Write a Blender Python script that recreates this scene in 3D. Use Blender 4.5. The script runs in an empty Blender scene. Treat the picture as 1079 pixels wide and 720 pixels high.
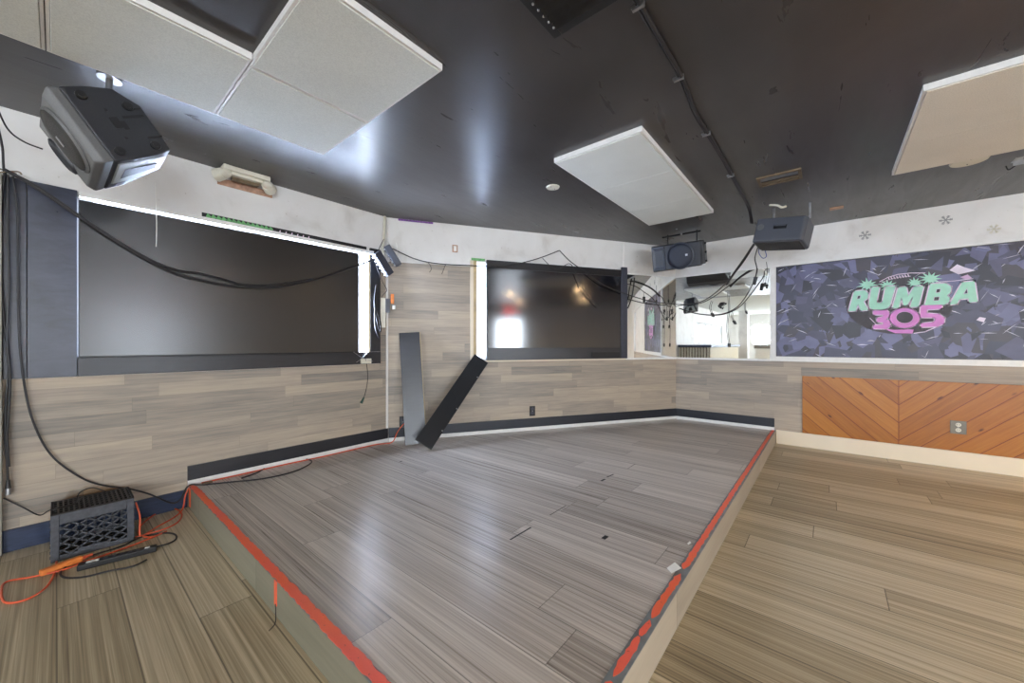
import bpy, bmesh, math, random
from mathutils import Vector, Matrix
random.seed(7)
S = bpy.context.scene
COL = S.collection

# ------------------------------------------------------------------ camera
F, CX, Y0, YAW, HC = 400.0, 539.5, 362.8, 0.695, 1.14
camd = bpy.data.cameras.new('camera'); cam = bpy.data.objects.new('camera', camd); COL.objects.link(cam)
camd.sensor_width = 36.0; camd.lens = F/1079*36; camd.shift_y = 2.8/1079; camd.clip_start = 0.02
cam.location = (0, 0, HC); cam.rotation_euler = (math.pi/2, 0, YAW - math.pi/2)
S.camera = cam
# ------------------------------------------------------------------ light and exposure
S.view_settings.view_transform = 'Standard'; S.view_settings.look = 'None'
S.view_settings.gamma = 1.0; S.view_settings.exposure = 0.27
S.view_settings.use_curve_mapping = False
w = bpy.data.worlds.new('World'); S.world = w; w.use_nodes = True
bg = w.node_tree.nodes['Background']; bg.inputs[0].default_value = (0.80, 0.90, 1.0, 1); bg.inputs[1].default_value = 3.2
def area(name, loc, direction, sx, sy, power, color):
    d = bpy.data.lights.new(name, 'AREA'); d.shape = 'RECTANGLE'; d.size = sx; d.size_y = sy
    d.energy = power; d.color = color
    o = bpy.data.objects.new(name, d); COL.objects.link(o); o.location = loc
    o.rotation_euler = Vector(direction).to_track_quat('-Z', 'Y').to_euler()
    return o
XB, YB = -9.0, -6.0                       # far walls behind the camera
DAY = (0.90, 0.95, 1.0)
area('daylight_back', (XB-0.5, -1.2, 1.45), (1, 0, 0), 8.0, 1.5, 900, DAY)
area('added_side_fill', (-4.0, YB-0.5, 1.45), (0, 1, 0), 6.0, 1.5, 900, DAY)  # added fill light behind the unseen side windows
area('daylight_door', (1.25, YB-0.5, 1.05), (0, 1, 0), 1.3, 2.2, 150, DAY)
area('daylight_left_screen', (0.95, 3.472+0.45, 1.5), (0, -1, 0), 2.6, 1.6, 2300, (0.68, 0.79, 1.0))
area('daylight_middle_screen', (3.9, 2.95, 1.5), (-0.516, -0.856, 0), 2.4, 1.4, 1700, (0.68, 0.79, 1.0))

# ------------------------------------------------------------------ geometry frames
P1 = Vector((2.172, 3.472)); P2 = Vector((5.319, 1.574))
H = 2.44; ST = 0.1465
WALLS = {'L': (Vector((0, 3.472)), 0.0),
         'M': (P1, math.atan2(P2.y-P1.y, P2.x-P1.x)),
         'R': (P2, -math.pi/2)}
FW = Vector((math.cos(YAW), math.sin(YAW), 0)); RT = Vector((math.sin(YAW), -math.cos(YAW), 0)); UP = Vector((0, 0, 1))
def ray(px, py): return FW + RT*((px-540)/F) - UP*((py-Y0)/F)
def PZ(px, py, z):                        # where a sight line meets the level z
    d = ray(px, py); t = (z-HC)/d.z
    return Vector((0, 0, HC)) + d*t
def WS(wl, px, py, d=0.0):                # (s, z) on a wall
    o, a = WALLS[wl]; s = Vector((math.cos(a), math.sin(a))); n = Vector((-math.sin(a), math.cos(a)))
    r = ray(px, py); r2 = Vector((r.x, r.y)); t = (n.dot(o)-d)/n.dot(r2)
    return (r2*t-o).dot(s), HC + r.z*t
def WP(wl, s, z, d=0.0):                  # wall coordinates -> world, d = distance out into the room
    o, a = WALLS[wl]
    return Vector((o.x+math.cos(a)*s+math.sin(a)*d, o.y+math.sin(a)*s-math.cos(a)*d, z))
def WX(wl, px, py, d=0.0):
    s, z = WS(wl, px, py, d); return WP(wl, s, z, d)
def WM(wl):
    o, a = WALLS[wl]; return Matrix.Translation((o.x, o.y, 0)) @ Matrix.Rotation(a, 4, 'Z')

# ------------------------------------------------------------------ materials
def sc(r, g, b):
    def f(c):
        c /= 255.0
        return c/12.92 if c <= 0.04045 else ((c+0.055)/1.055)**2.4
    return (f(r), f(g), f(b), 1)
class NT:
    def __init__(s, name):
        s.m = bpy.data.materials.new(name); s.m.use_nodes = True; s.t = s.m.node_tree; s.b = s.t.nodes['Principled BSDF']
    def n(s, typ, **kw):
        nd = s.t.nodes.new(typ)
        for k, v in kw.items():
            if k.startswith('i_'): nd.inputs[k[2:].replace('_', ' ')].default_value = v
            else: setattr(nd, k, v)
        return nd
    def l(s, a, b): s.t.links.new(a, b)
    def math(s, op, a, b=None, c=None):
        nd = s.t.nodes.new('ShaderNodeMath'); nd.operation = op
        for i, v in enumerate((a, b, c)):
            if v is None: continue
            if isinstance(v, (int, float)): nd.inputs[i].default_value = v
            else: s.l(v, nd.inputs[i])
        return nd.outputs[0]
    def comb(s, x, y, z=0.0):
        nd = s.t.nodes.new('ShaderNodeCombineXYZ')
        for i, v in enumerate((x, y, z)):
            if isinstance(v, (int, float)): nd.inputs[i].default_value = v
            else: s.l(v, nd.inputs[i])
        return nd.outputs[0]
    def noise(s, vec, scale, detail=3, rough=0.55, dist=0.0):
        nd = s.t.nodes.new('ShaderNodeTexNoise'); nd.inputs['Scale'].default_value = scale
        nd.inputs['Detail'].default_value = detail; nd.inputs['Roughness'].default_value = rough; nd.inputs['Distortion'].default_value = dist
        s.l(vec, nd.inputs['Vector']); return nd.outputs['Fac']
    def ramp(s, fac, stops, interp='LINEAR'):
        nd = s.t.nodes.new('ShaderNodeValToRGB'); cr = nd.color_ramp; cr.interpolation = interp
        while len(cr.elements) < len(stops): cr.elements.new(0.5)
        for e, (p, c) in zip(cr.elements, stops): e.position = p; e.color = c if len(c) == 4 else (*c, 1)
        s.l(fac, nd.inputs[0]); return nd.outputs[0]
    def mix(s, fac, a, b, mode='MIX'):
        nd = s.t.nodes.new('ShaderNodeMix'); nd.data_type = 'RGBA'; nd.blend_type = mode
        for inp, v in ((nd.inputs[0], fac), (nd.inputs[6], a), (nd.inputs[7], b)):
            if isinstance(v, (int, float)): inp.default_value = v
            elif isinstance(v, tuple): inp.default_value = v
            else: s.l(v, inp)
        return nd.outputs[2]
    def coords(s):
        tc = s.t.nodes.new('ShaderNodeTexCoord'); sp = s.t.nodes.new('ShaderNodeSeparateXYZ'); s.l(tc.outputs['Object'], sp.inputs[0])
        return tc.outputs['Object'], sp.outputs[0], sp.outputs[1], sp.outputs[2]
    def bump(s, h, strength=0.2, dist=0.002):
        nd = s.t.nodes.new('ShaderNodeBump'); nd.inputs['Strength'].default_value = strength; nd.inputs['Distance'].default_value = dist
        s.l(h, nd.inputs['Height']); s.l(nd.outputs[0], s.b.inputs['Normal'])
    def col(s, v):
        if isinstance(v, tuple): s.b.inputs['Base Color'].default_value = v
        else: s.l(v, s.b.inputs['Base Color'])
    def rough(s, v):
        if isinstance(v, (int, float)): s.b.inputs['Roughness'].default_value = v
        else: s.l(v, s.b.inputs['Roughness'])
def simple(name, c, rough=0.5, metal=0.0, var=0.12, scale=25, bump=0.0, spec=None, ior=None):
    t = NT(name); v, x, y, z = t.coords()
    f = t.noise(v, scale, 4)
    lo = tuple(k*(1-var) for k in c[:3])+(1,); hi = tuple(min(1, k*(1+var)) for k in c[:3])+(1,)
    t.col(t.ramp(f, [(0.3, lo), (0.7, hi)])); t.rough(rough); t.b.inputs['Metallic'].default_value = metal
    if bump: t.bump(f, bump, 0.003)
    if ior: t.b.inputs['IOR'].default_value = ior
    if spec is not None: t.b.inputs['Specular IOR Level'].default_value = spec
    return t.m
def plank(name, u_ax, v_ax, L, Wd, stops, seam=0.0018, seamdark=0.45, grain=(1.6, 45), rough=0.45, bumpk=0.15, streak=0.35, roughvar=0.1, coat=0.0):
    t = NT(name); vec, x, y, z = t.coords(); ax = {'x': x, 'y': y, 'z': z}
    u, v = ax[u_ax], ax[v_ax]
    row = t.math('FLOOR', t.math('DIVIDE', v, Wd))
    wn = t.n('ShaderNodeTexWhiteNoise', noise_dimensions='1D'); t.l(row, wn.inputs['W'])
    uo = t.math('ADD', t.math('DIVIDE', u, L), wn.outputs['Value'])
    colm = t.math('FLOOR', uo)
    wn2 = t.n('ShaderNodeTexWhiteNoise', noise_dimensions='2D'); t.l(t.comb(row, colm), wn2.inputs['Vector'])
    rnd = wn2.outputs['Value']
    gv = t.comb(t.math('MULTIPLY', u, grain[0]), t.math('MULTIPLY', v, grain[1]), t.math('MULTIPLY', rnd, 37.0))
    g1 = t.noise(gv, 1.0, 5, 0.65, 0.25)
    gv2 = t.comb(t.math('MULTIPLY', u, grain[0]*0.6), t.math('MULTIPLY', v, grain[1]*0.26), t.math('MULTIPLY', rnd, 91.0))
    g2 = t.noise(gv2, 1.0, 3, 0.6, 0.8)
    f = t.math('ADD', t.math('MULTIPLY', rnd, 1-streak), t.math('MULTIPLY', t.math('ADD', t.math('MULTIPLY', g1, 0.6), t.math('MULTIPLY', g2, 0.4)), streak*1.9))
    f = t.math('SUBTRACT', f, streak*0.45)
    c = t.ramp(f, stops)
    fv = t.math('FRACT', t.math('DIVIDE', v, Wd)); fu = t.math('FRACT', uo)
    ev = t.math('LESS_THAN', t.math('MULTIPLY', t.math('MINIMUM', fv, t.math('SUBTRACT', 1.0, fv)), Wd), seam)
    eu = t.math('LESS_THAN', t.math('MULTIPLY', t.math('MINIMUM', fu, t.math('SUBTRACT', 1.0, fu)), L), seam*0.9)
    e = t.math('MAXIMUM', ev, eu)
    dark = t.mix(1.0, c, (seamdark, seamdark, seamdark, 1), 'MULTIPLY')
    t.col(t.mix(e, c, dark))
    t.rough(t.math('ADD', t.math('MULTIPLY', g1, roughvar*2), rough-roughvar))
    t.bump(t.math('SUBTRACT', g1, t.math('MULTIPLY', e, 1.5)), bumpk, 0.0012)
    if coat: t.b.inputs['Coat Weight'].default_value = coat; t.b.inputs['Coat Roughness'].default_value = 0.3
    return t.m

M = {}
M['floor'] = plank('floor_laminate', 'y', 'x', 1.8, 0.19, [(0.2, sc(108, 96, 76)), (0.42, sc(156, 142, 116)), (0.58, sc(182, 168, 142)), (0.85, sc(214, 202, 178))], grain=(0.9, 130), rough=0.40, streak=0.76, seam=0.0024, seamdark=0.4)
M['stage'] = plank('stage_laminate', 'y', 'x', 1.8, 0.19, [(0.2, sc(116, 106, 98)), (0.42, sc(164, 154, 144)), (0.58, sc(190, 180, 170)), (0.85, sc(220, 212, 202))], grain=(0.9, 130), rough=0.30, streak=0.78, seamdark=0.45, bumpk=0.12)
M['cladding'] = plank('grey_wood_cladding', 'x', 'z', 0.9, 0.088, [(0.0, sc(102, 97, 92)), (0.3, sc(138, 130, 121)), (0.55, sc(166, 152, 136)), (0.8, sc(184, 168, 148)), (1.0, sc(198, 182, 162))], grain=(3.0, 60), rough=0.5, streak=0.6, seam=0.0009, seamdark=0.72, bumpk=0.08)
def stained(src, cx, cz, rx, rz, c):
    m = src.copy(); m.name = 'stained_cladding'; t = m.node_tree; b = t.nodes['Principled BSDF']; lk = b.inputs['Base Color'].links[0]; so = lk.from_socket
    tc = t.nodes.new('ShaderNodeTexCoord'); mp = t.nodes.new('ShaderNodeMapping'); mp.vector_type = 'TEXTURE'
    mp.inputs['Location'].default_value = (cx, 0, cz); mp.inputs['Scale'].default_value = (rx, 1, rz)
    t.links.new(tc.outputs['Object'], mp.inputs[0]); ln = t.nodes.new('ShaderNodeVectorMath'); ln.operation = 'LENGTH'; t.links.new(mp.outputs[0], ln.inputs[0])
    nz = t.nodes.new('ShaderNodeTexNoise'); nz.inputs['Scale'].default_value = 14; nz.inputs['Detail'].default_value = 5; t.links.new(tc.outputs['Object'], nz.inputs['Vector'])
    ad = t.nodes.new('ShaderNodeMath'); ad.operation = 'MULTIPLY_ADD'; t.links.new(nz.outputs['Fac'], ad.inputs[0]); ad.inputs[1].default_value = 0.5; t.links.new(ln.outputs['Value'], ad.inputs[2])
    rp = t.nodes.new('ShaderNodeValToRGB'); rp.color_ramp.elements[0].position = 0.95; rp.color_ramp.elements[0].color = c; rp.color_ramp.elements[1].position = 1.0; rp.color_ramp.elements[1].color = (1, 1, 1, 1)
    rp.color_ramp.elements[0].position = 0.86; rp.color_ramp.elements[1].position = 1.3 if False else 1.0
    t.links.new(ad.outputs[0], rp.inputs[0]); mx = t.nodes.new('ShaderNodeMix'); mx.data_type = 'RGBA'; mx.blend_type = 'MULTIPLY'; mx.inputs[0].default_value = 1.0
    t.links.new(so, mx.inputs[6]); t.links.new(rp.outputs[0], mx.inputs[7]); t.links.new(mx.outputs[2], b.inputs['Base Color']); return m
M['cladding_left'] = stained(M['cladding'], 0.14, 0.12, 0.24, 0.22, (0.55, 0.42, 0.28, 1))
def wallpaint():
    t = NT('white_wall_paint'); v, x, y, z = t.coords()
    n1 = t.noise(v, 3.0, 5, 0.6, 0.4); n2 = t.noise(v, 28, 3, 0.6)
    c = t.ramp(n1, [(0.25, sc(205, 200, 194)), (0.45, sc(224, 221, 217)), (0.8, sc(232, 230, 228))])
    spot = t.ramp(n2, [(0.68, (1, 1, 1, 1)), (0.78, sc(205, 196, 184))])
    t.col(t.mix(1.0, c, spot, 'MULTIPLY')); t.rough(0.6); t.bump(n2, 0.15, 0.003); return t.m
M['wall'] = wallpaint()
def ceilpaint():
    t = NT('black_ceiling_paint'); v, x, y, z = t.coords()
    n1 = t.noise(v, 0.9, 5, 0.6, 0.6); n2 = t.noise(v, 180, 2, 0.5)
    st = t.noise(t.comb(t.math('MULTIPLY', x, 0.8), t.math('MULTIPLY', y, 5.0), 0.0), 2.2, 4, 0.6, 1.0)
    t.col(t.ramp(n1, [(0.3, sc(56, 53, 52)), (0.7, sc(74, 71, 71))]))
    t.rough(t.math('ADD', t.math('MULTIPLY', st, 0.22), 0.20)); t.bump(t.math('ADD', t.math('MULTIPLY', n2, 0.5), st), 0.22, 0.0035)
    return t.m
M['ceiling'] = ceilpaint()
def acoustic(name, c):
    t = NT(name); v, x, y, z = t.coords()
    n1 = t.noise(v, 190, 2, 0.6); n2 = t.noise(v, 3.5, 4, 0.6)
    a = tuple(k*0.80 for k in c[:3])+(1,)
    t.col(t.mix(0.35, t.ramp(n1, [(0.35, a), (0.6, c)]), t.ramp(n2, [(0.3, a), (0.7, c)]))); t.rough(0.9); t.bump(n1, 0.3, 0.002); return t.m
M['panel'] = acoustic('acoustic_board_grey', sc(222, 224, 217))
M['panelwarm'] = acoustic('acoustic_board_warm', sc(230, 223, 210))
M['white'] = simple('white_gloss_trim', sc(226, 224, 220), 0.4, var=0.05)
M['cream'] = simple('cream_trim', sc(228, 214, 190), 0.5, var=0.02, scale=6)
M['rawwood'] = simple('raw_pine_trim', sc(200, 176, 132), 0.6, var=0.15, scale=12)
def blackboard(name, c, rough, var=0.5, spec=0.5, s=(2, 14), bk=0.03):
    t = NT(name); v, x, y, z = t.coords()
    g = t.noise(t.comb(t.math('MULTIPLY', x, s[0]), y, t.math('MULTIPLY', z, s[1])), 3.0, 5, 0.65, 0.5)
    lo = tuple(k*(1-var) for k in c[:3])+(1,); hi = tuple(k*(1+var) for k in c[:3])+(1,)
    t.col(t.ramp(g, [(0.3, lo), (0.7, hi)])); t.rough(t.math('ADD', t.math('MULTIPLY', g, 0.2), rough-0.1)); t.bump(g, bk, 0.002)
    t.b.inputs['Specular IOR Level'].default_value = spec; return t.m
M['navy'] = blackboard('navy_black_painted_board', sc(52, 56, 72), 0.32, 0.35, 0.7, (2, 5))
M['blackpaint'] = blackboard('black_painted_board', sc(36, 37, 42), 0.33, 0.2, spec=0.6, bk=0.02)
M['bluebase'] = blackboard('dark_blue_baseboard', sc(42, 54, 80), 0.4, 0.45)
M['navybase'] = blackboard('near_black_baseboard', sc(30, 33, 42), 0.4, 0.25)
M['screen_matte'] = simple('matte_dark_screen', sc(20, 17, 16), 0.26, var=0.15, scale=3, ior=1.8)
M['screen_gloss'] = simple('glossy_dark_screen', sc(16, 16, 24), 0.10, var=0.4, scale=2, ior=2.1)
M['bezel'] = simple('black_plastic_bezel', sc(28, 28, 31), 0.3)
M['bezelgrey'] = simple('dark_grey_bezel', sc(58, 60, 72), 0.4)
M['speakermid'] = simple('mid_grey_speaker_plastic', sc(76, 78, 85), 0.45, var=0.12, scale=220, bump=0.15)
M['speaker'] = simple('dark_speaker_plastic', sc(42, 43, 48), 0.38, var=0.15, scale=220, bump=0.15)
M['speakergrey'] = simple('grey_speaker_plastic', sc(96, 96, 96), 0.42, var=0.1, scale=200, bump=0.1)
M['silver'] = simple('window_sheen_grey_plastic', sc(168, 176, 172), 0.3, var=0.08, scale=6)  # pale tone paints in window light reflected by the shiny speaker end
M['horngrey'] = simple('dark_blue_grey_plastic', sc(66, 70, 80), 0.4, var=0.1, scale=200)
M['grille'] = simple('speaker_grille_mesh', sc(46, 43, 40), 0.6, var=0.5, scale=420, bump=0.5)
M['bluegrille'] = simple('dark_blue_grille_mesh', sc(40, 44, 56), 0.55, var=0.4, scale=420, bump=0.4)
M['black'] = simple('black_plastic', sc(22, 22, 24), 0.45)
M['cable'] = simple('black_rubber_cable', sc(34, 31, 33), 0.45)
M['steel'] = simple('bare_steel', sc(170, 170, 172), 0.3, 0.9)
M['darksteel'] = simple('dark_steel', sc(50, 50, 52), 0.4, 0.7)
M['orangecable'] = simple('orange_cable', sc(214, 92, 56), 0.45, var=0.15)
M['orangeplug'] = simple('orange_plug', sc(226, 130, 60), 0.5, var=0.2)
def tape():
    t = NT('orange_edge_paint'); v, x, y, z = t.coords()
    n = t.noise(v, 60, 5, 0.7); n2 = t.noise(v, 2.5, 2)
    c = t.ramp(n2, [(0.35, sc(240, 106, 58)), (0.65, sc(238, 100, 82))])
    t.col(t.mix(t.ramp(n, [(0.62, (0, 0, 0, 1)), (0.7, (1, 1, 1, 1))]), c, sc(150, 78, 58))); t.rough(0.5); t.bump(n, 0.4, 0.002); return t.m
M['tape'] = tape()
M['edgestrip'] = simple('blue_grey_edge_strip', sc(118, 124, 126), 0.5, var=0.25, scale=14)
M['riser'] = plank('riser_board', 'x', 'z', 2.4, 0.4, [(0.0, sc(128, 118, 102)), (0.5, sc(160, 148, 130)), (1.0, sc(182, 170, 150))], grain=(2, 40), rough=0.5, streak=0.6)
M['riserleft'] = plank('riser_board_grey', 'y', 'z', 1.1, 0.4, [(0.0, sc(104, 102, 88)), (0.5, sc(134, 130, 114)), (1.0, sc(158, 154, 140))], grain=(2, 40), rough=0.5, streak=0.6)
M['green'] = simple('pale_green_print', sc(164, 216, 194), 0.5, var=0.06)
M['pink'] = simple('pink_print', sc(214, 136, 204), 0.5, var=0.06)
M['palepink'] = simple('pale_pink_print', sc(228, 208, 228), 0.5, var=0.04)
M['darkprint'] = simple('charcoal_print', sc(70, 66, 76), 0.5, var=0.12)
M['plastic'] = simple('cream_plastic', sc(214, 208, 190), 0.45, var=0.05)
M['greyplate'] = simple('grey_metal_plate', sc(118, 112, 102), 0.4, 0.5)
M['paper'] = simple('white_paper', sc(236, 234, 228), 0.7, var=0.05)
M['crate'] = simple('grey_black_crate_plastic', sc(70, 72, 78), 0.5, var=0.3, scale=40)
M['bluetape'] = simple('blue_tape', sc(92, 104, 170), 0.5)
M['bluewire'] = simple('blue_wire', sc(70, 86, 150), 0.5)
M['snow'] = simple('grey_snowflake_print', sc(158, 158, 158), 0.6)
M['greenprint'] = simple('bright_green_print', sc(110, 176, 110), 0.5, var=0.3)
M['purple'] = simple('purple_foil_print', sc(112, 62, 138), 0.4, var=0.5, scale=60)
M['rust'] = simple('stained_plate', sc(178, 140, 116), 0.6, var=0.3)
M['brown'] = simple('worn_brown_metal', sc(112, 96, 74), 0.45, 0.3, var=0.3)
def mirror():
    t = NT('mirror_glass'); v, x, y, z = t.coords(); n = t.noise(v, 2.0, 3)
    t.col(t.ramp(n, [(0.3, (0.86, 0.89, 0.88, 1)), (0.7, (0.92, 0.93, 0.92, 1))])); t.rough(0.02); t.b.inputs['Metallic'].default_value = 1.0; return t.m
M['mirror'] = mirror()
def glass():
    m = bpy.data.materials.new('window_glass'); m.use_nodes = True; t = m.node_tree
    for n in list(t.nodes): t.nodes.remove(n)
    o = t.nodes.new('ShaderNodeOutputMaterial'); a = t.nodes.new('ShaderNodeBsdfTransparent'); g = t.nodes.new('ShaderNodeBsdfGlossy'); mx = t.nodes.new('ShaderNodeMixShader')
    a.inputs[0].default_value = (0.95, 0.97, 1, 1); g.inputs['Roughness'].default_value = 0.03; mx.inputs[0].default_value = 0.08
    t.links.new(a.outputs[0], mx.inputs[1]); t.links.new(g.outputs[0], mx.inputs[2]); t.links.new(mx.outputs[0], o.inputs[0]); return m
M['glass'] = glass()
def emit(name, c, k):
    m = bpy.data.materials.new(name); m.use_nodes = True; b = m.node_tree.nodes['Principled BSDF']
    b.inputs['Base Color'].default_value = c; b.inputs['Emission Color'].default_value = c; b.inputs['Emission Strength'].default_value = k; return m
M['lamp'] = emit('warm_lamp', (1, 0.66, 0.34, 1), 110.0)
M['exit'] = emit('exit_letters', (1, 0.03, 0.03, 1), 30.0)
def paperlit():
    m = bpy.data.materials.new('translucent_window_paper'); m.use_nodes = True; t = m.node_tree
    for n in list(t.nodes): t.nodes.remove(n)
    o = t.nodes.new('ShaderNodeOutputMaterial'); a = t.nodes.new('ShaderNodeBsdfTranslucent'); d = t.nodes.new('ShaderNodeBsdfDiffuse'); mx = t.nodes.new('ShaderNodeMixShader')
    a.inputs[0].default_value = (0.9, 0.92, 0.95, 1); d.inputs[0].default_value = (0.85, 0.85, 0.87, 1); mx.inputs[0].default_value = 0.4
    t.links.new(a.outputs[0], mx.inputs[1]); t.links.new(d.outputs[0], mx.inputs[2]); t.links.new(mx.outputs[0], o.inputs[0]); return m
M['windowpaper'] = paperlit()
def chevron():
    t = NT('orange_pine_chevron'); v, x, y, z = t.coords()
    ax = t.math('ABSOLUTE', x)
    q = t.math('DIVIDE', t.math('SUBTRACT', t.math('SUBTRACT', z, 0.037), t.math('MULTIPLY', ax, 0.95)), 0.175)
    row = t.math('FLOOR', q); fr = t.math('FRACT', q)
    along = t.math('ADD', t.math('MULTIPLY', ax, 0.71), t.math('MULTIPLY', z, 0.71))
    sgn = t.math('GREATER_THAN', x, 0.0)
    wn = t.n('ShaderNodeTexWhiteNoise', noise_dimensions='2D'); t.l(t.comb(row, sgn), wn.inputs['Vector'])
    g = t.noise(t.comb(t.math('MULTIPLY', along, 2.5), t.math('MULTIPLY', q, 5.0), t.math('MULTIPLY', wn.outputs['Value'], 20.0)), 1.0, 5, 0.6, 1.2)
    f = t.math('ADD', t.math('MULTIPLY', g, 0.7), t.math('MULTIPLY', wn.outputs['Value'], 0.3))
    c = t.ramp(f, [(0.2, sc(136, 78, 24)), (0.45, sc(162, 98, 32)), (0.75, sc(182, 118, 44)), (1.0, sc(198, 140, 62))])
    vo = t.n('ShaderNodeTexVoronoi', i_Scale=1.0); t.l(t.comb(t.math('MULTIPLY', along, 3.6), t.math('MULTIPLY', q, 1.1), 0.0), vo.inputs['Vector'])
    knot = t.ramp(vo.outputs['Distance'], [(0.06, (0.16, 0.08, 0.05, 1)), (0.12, (1, 1, 1, 1))])
    c = t.mix(1.0, c, knot, 'MULTIPLY')
    e = t.math('MAXIMUM', t.math('LESS_THAN', t.math('MINIMUM', fr, t.math('SUBTRACT', 1.0, fr)), 0.028), t.math('LESS_THAN', ax, 0.003))
    t.col(t.mix(e, c, sc(122, 60, 28))); t.rough(0.32); t.bump(t.math('SUBTRACT', 0.0, e), 0.6, 0.004); return t.m
M['chevron'] = chevron()

# ------------------------------------------------------------------ mesh helpers
class MB:
    def __init__(s): s.bm = bmesh.new(); s.X = Matrix.Identity(4)
    def box(s, x0, x1, y0, y1, z0, z1, X=None, bev=0.0):
        X = X if X is not None else Matrix.Identity(4)
        t = bmesh.new(); bmesh.ops.create_cube(t, size=1)
        for v in t.verts: v.co = Vector(((x0+x1)/2+v.co.x*(x1-x0), (y0+y1)/2+v.co.y*(y1-y0), (z0+z1)/2+v.co.z*(z1-z0)))
        if bev: bmesh.ops.bevel(t, geom=t.edges[:], offset=bev, segments=2, profile=0.5, affect='EDGES')
        s.merge(t, X); return s
    def merge(s, t, X=None):
        if X is not None: bmesh.ops.transform(t, matrix=X, verts=t.verts)
        me = bpy.data.meshes.new('tmp'); t.to_mesh(me); t.free(); s.bm.from_mesh(me); bpy.data.meshes.remove(me)
    def cyl(s, a, b, r, r2=None, seg=20, cap=True):
        a, b = Vector(a), Vector(b); d = b-a; t = bmesh.new()
        bmesh.ops.create_cone(t, cap_ends=cap, segments=seg, radius1=r, radius2=r if r2 is None else r2, depth=d.length)
        s.merge(t, Matrix.Translation((a+b)/2) @ d.to_track_quat('Z', 'Y').to_matrix().to_4x4()); return s
    def sphere(s, c, r, sx=1, sy=1, sz=1, seg=20):
        t = bmesh.new(); bmesh.ops.create_uvsphere(t, u_segments=seg, v_segments=seg//2, radius=r)
        s.merge(t, Matrix.Translation(c) @ Matrix.Diagonal((sx, sy, sz, 1))); return s
    def tube(s, pts, r, seg=8, closed=False):
        pts = [Vector(p) for p in pts]; n = len(pts); rings = []
        up = Vector((0, 0, 1)); t0 = (pts[1]-pts[0]).normalized()
        nrm = t0.cross(up)
        if nrm.length < 1e-3: nrm = t0.cross(Vector((1, 0, 0)))
        nrm.normalize()
        for i, p in enumerate(pts):
            t = (pts[min(i+1, n-1)]-pts[max(i-1, 0)])
            if t.length < 1e-9: t = t0
            t.normalize(); nrm = nrm - t*nrm.dot(t)
            if nrm.length < 1e-6: nrm = t.orthogonal()
            nrm.normalize(); bn = t.cross(nrm)
            rings.append([s.bm.verts.new(p+(nrm*math.cos(2*math.pi*k/seg)+bn*math.sin(2*math.pi*k/seg))*r) for k in range(seg)])
        for i in range(n-1):
            for k in range(seg): s.bm.faces.new((rings[i][k], rings[i][(k+1) % seg], rings[i+1][(k+1) % seg], rings[i+1][k]))
        s.bm.faces.new(rings[0][::-1]); s.bm.faces.new(rings[-1]); return s
    def prism(s, poly, z0, z1, X=None):    # polygon in xy extruded in z
        t = bmesh.new(); a = [t.verts.new((x, y, z0)) for x, y in poly]; b = [t.verts.new((x, y, z1)) for x, y in poly]; n = len(poly)
        t.faces.new(a[::-1]); t.faces.new(b)
        for i in range(n): t.faces.new((a[i], a[(i+1) % n], b[(i+1) % n], b[i]))
        bmesh.ops.recalc_face_normals(t, faces=t.faces[:]); s.merge(t, X); return s
    def hexa(s, bot, top):                 # two quads of 3D points
        a = [s.bm.verts.new(p) for p in bot]; b = [s.bm.verts.new(p) for p in top]; n = len(a)
        fs = [s.bm.faces.new(a[::-1]), s.bm.faces.new(b)]
        for i in range(n): fs.append(s.bm.faces.new((a[i], a[(i+1) % n], b[(i+1) % n], b[i])))
        bmesh.ops.recalc_face_normals(s.bm, faces=fs); return s
    def build(s, name, mat, parent=None, mw=None, smooth=False, bevel=0.0, seg=2):
        me = bpy.data.meshes.new(name); s.bm.normal_update(); s.bm.to_mesh(me); s.bm.free()
        me.materials.append(mat); o = bpy.data.objects.new(name, me); COL.objects.link(o)
        if parent is not None: o.parent = parent
        if mw is not None: o.matrix_local = mw
        if smooth:
            for p in me.polygons: p.use_smooth = True
        if bevel:
            b = o.modifiers.new('bevel', 'BEVEL'); b.width = bevel; b.segments = seg; b.limit_method = 'ANGLE'; b.angle_limit = math.radians(35)
        return o
def split_loose(o):                        # every loose piece of a mesh becomes a part of its own
    bm = bmesh.new(); bm.from_mesh(o.data); seen = set(); comps = []
    for v in bm.verts:
        if v in seen: continue
        st, c = [v], []; seen.add(v)
        while st:
            a = st.pop(); c.append(a.index)
            for e in a.link_edges:
                b = e.other_vert(a)
                if b not in seen: seen.add(b); st.append(b)
        comps.append(set(c))
    bm.free()
    if len(comps) < 2: return
    name = o.name.split('.')[0]; src = o.data
    for i, c in enumerate(comps):
        b = bmesh.new(); b.from_mesh(src); b.verts.ensure_lookup_table()
        bmesh.ops.delete(b, geom=[v for v in b.verts if v.index not in c], context='VERTS')
        me = bpy.data.meshes.new(name); b.to_mesh(me); b.free()
        for m_ in src.materials: me.materials.append(m_)
        q_ = o if i == 0 else o.copy()
        q_.data = me
        if i: COL.objects.link(q_)
def tag(o, label, cat, group=None):
    o['label'] = label; o['category'] = cat
    if group: o['group'] = group
    return o
def thing(name, label, cat, mw=None, group=None):
    o = bpy.data.objects.new(name, None); COL.objects.link(o); o.empty_display_size = 0.1
    if mw is not None: o.matrix_world = mw
    return tag(o, label, cat, group)
def struct(o): o['kind'] = 'structure'; return o
def wall_at(wl, s, z, d=0.0): return WM(wl) @ Matrix.Translation((s, -d, z))
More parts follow.
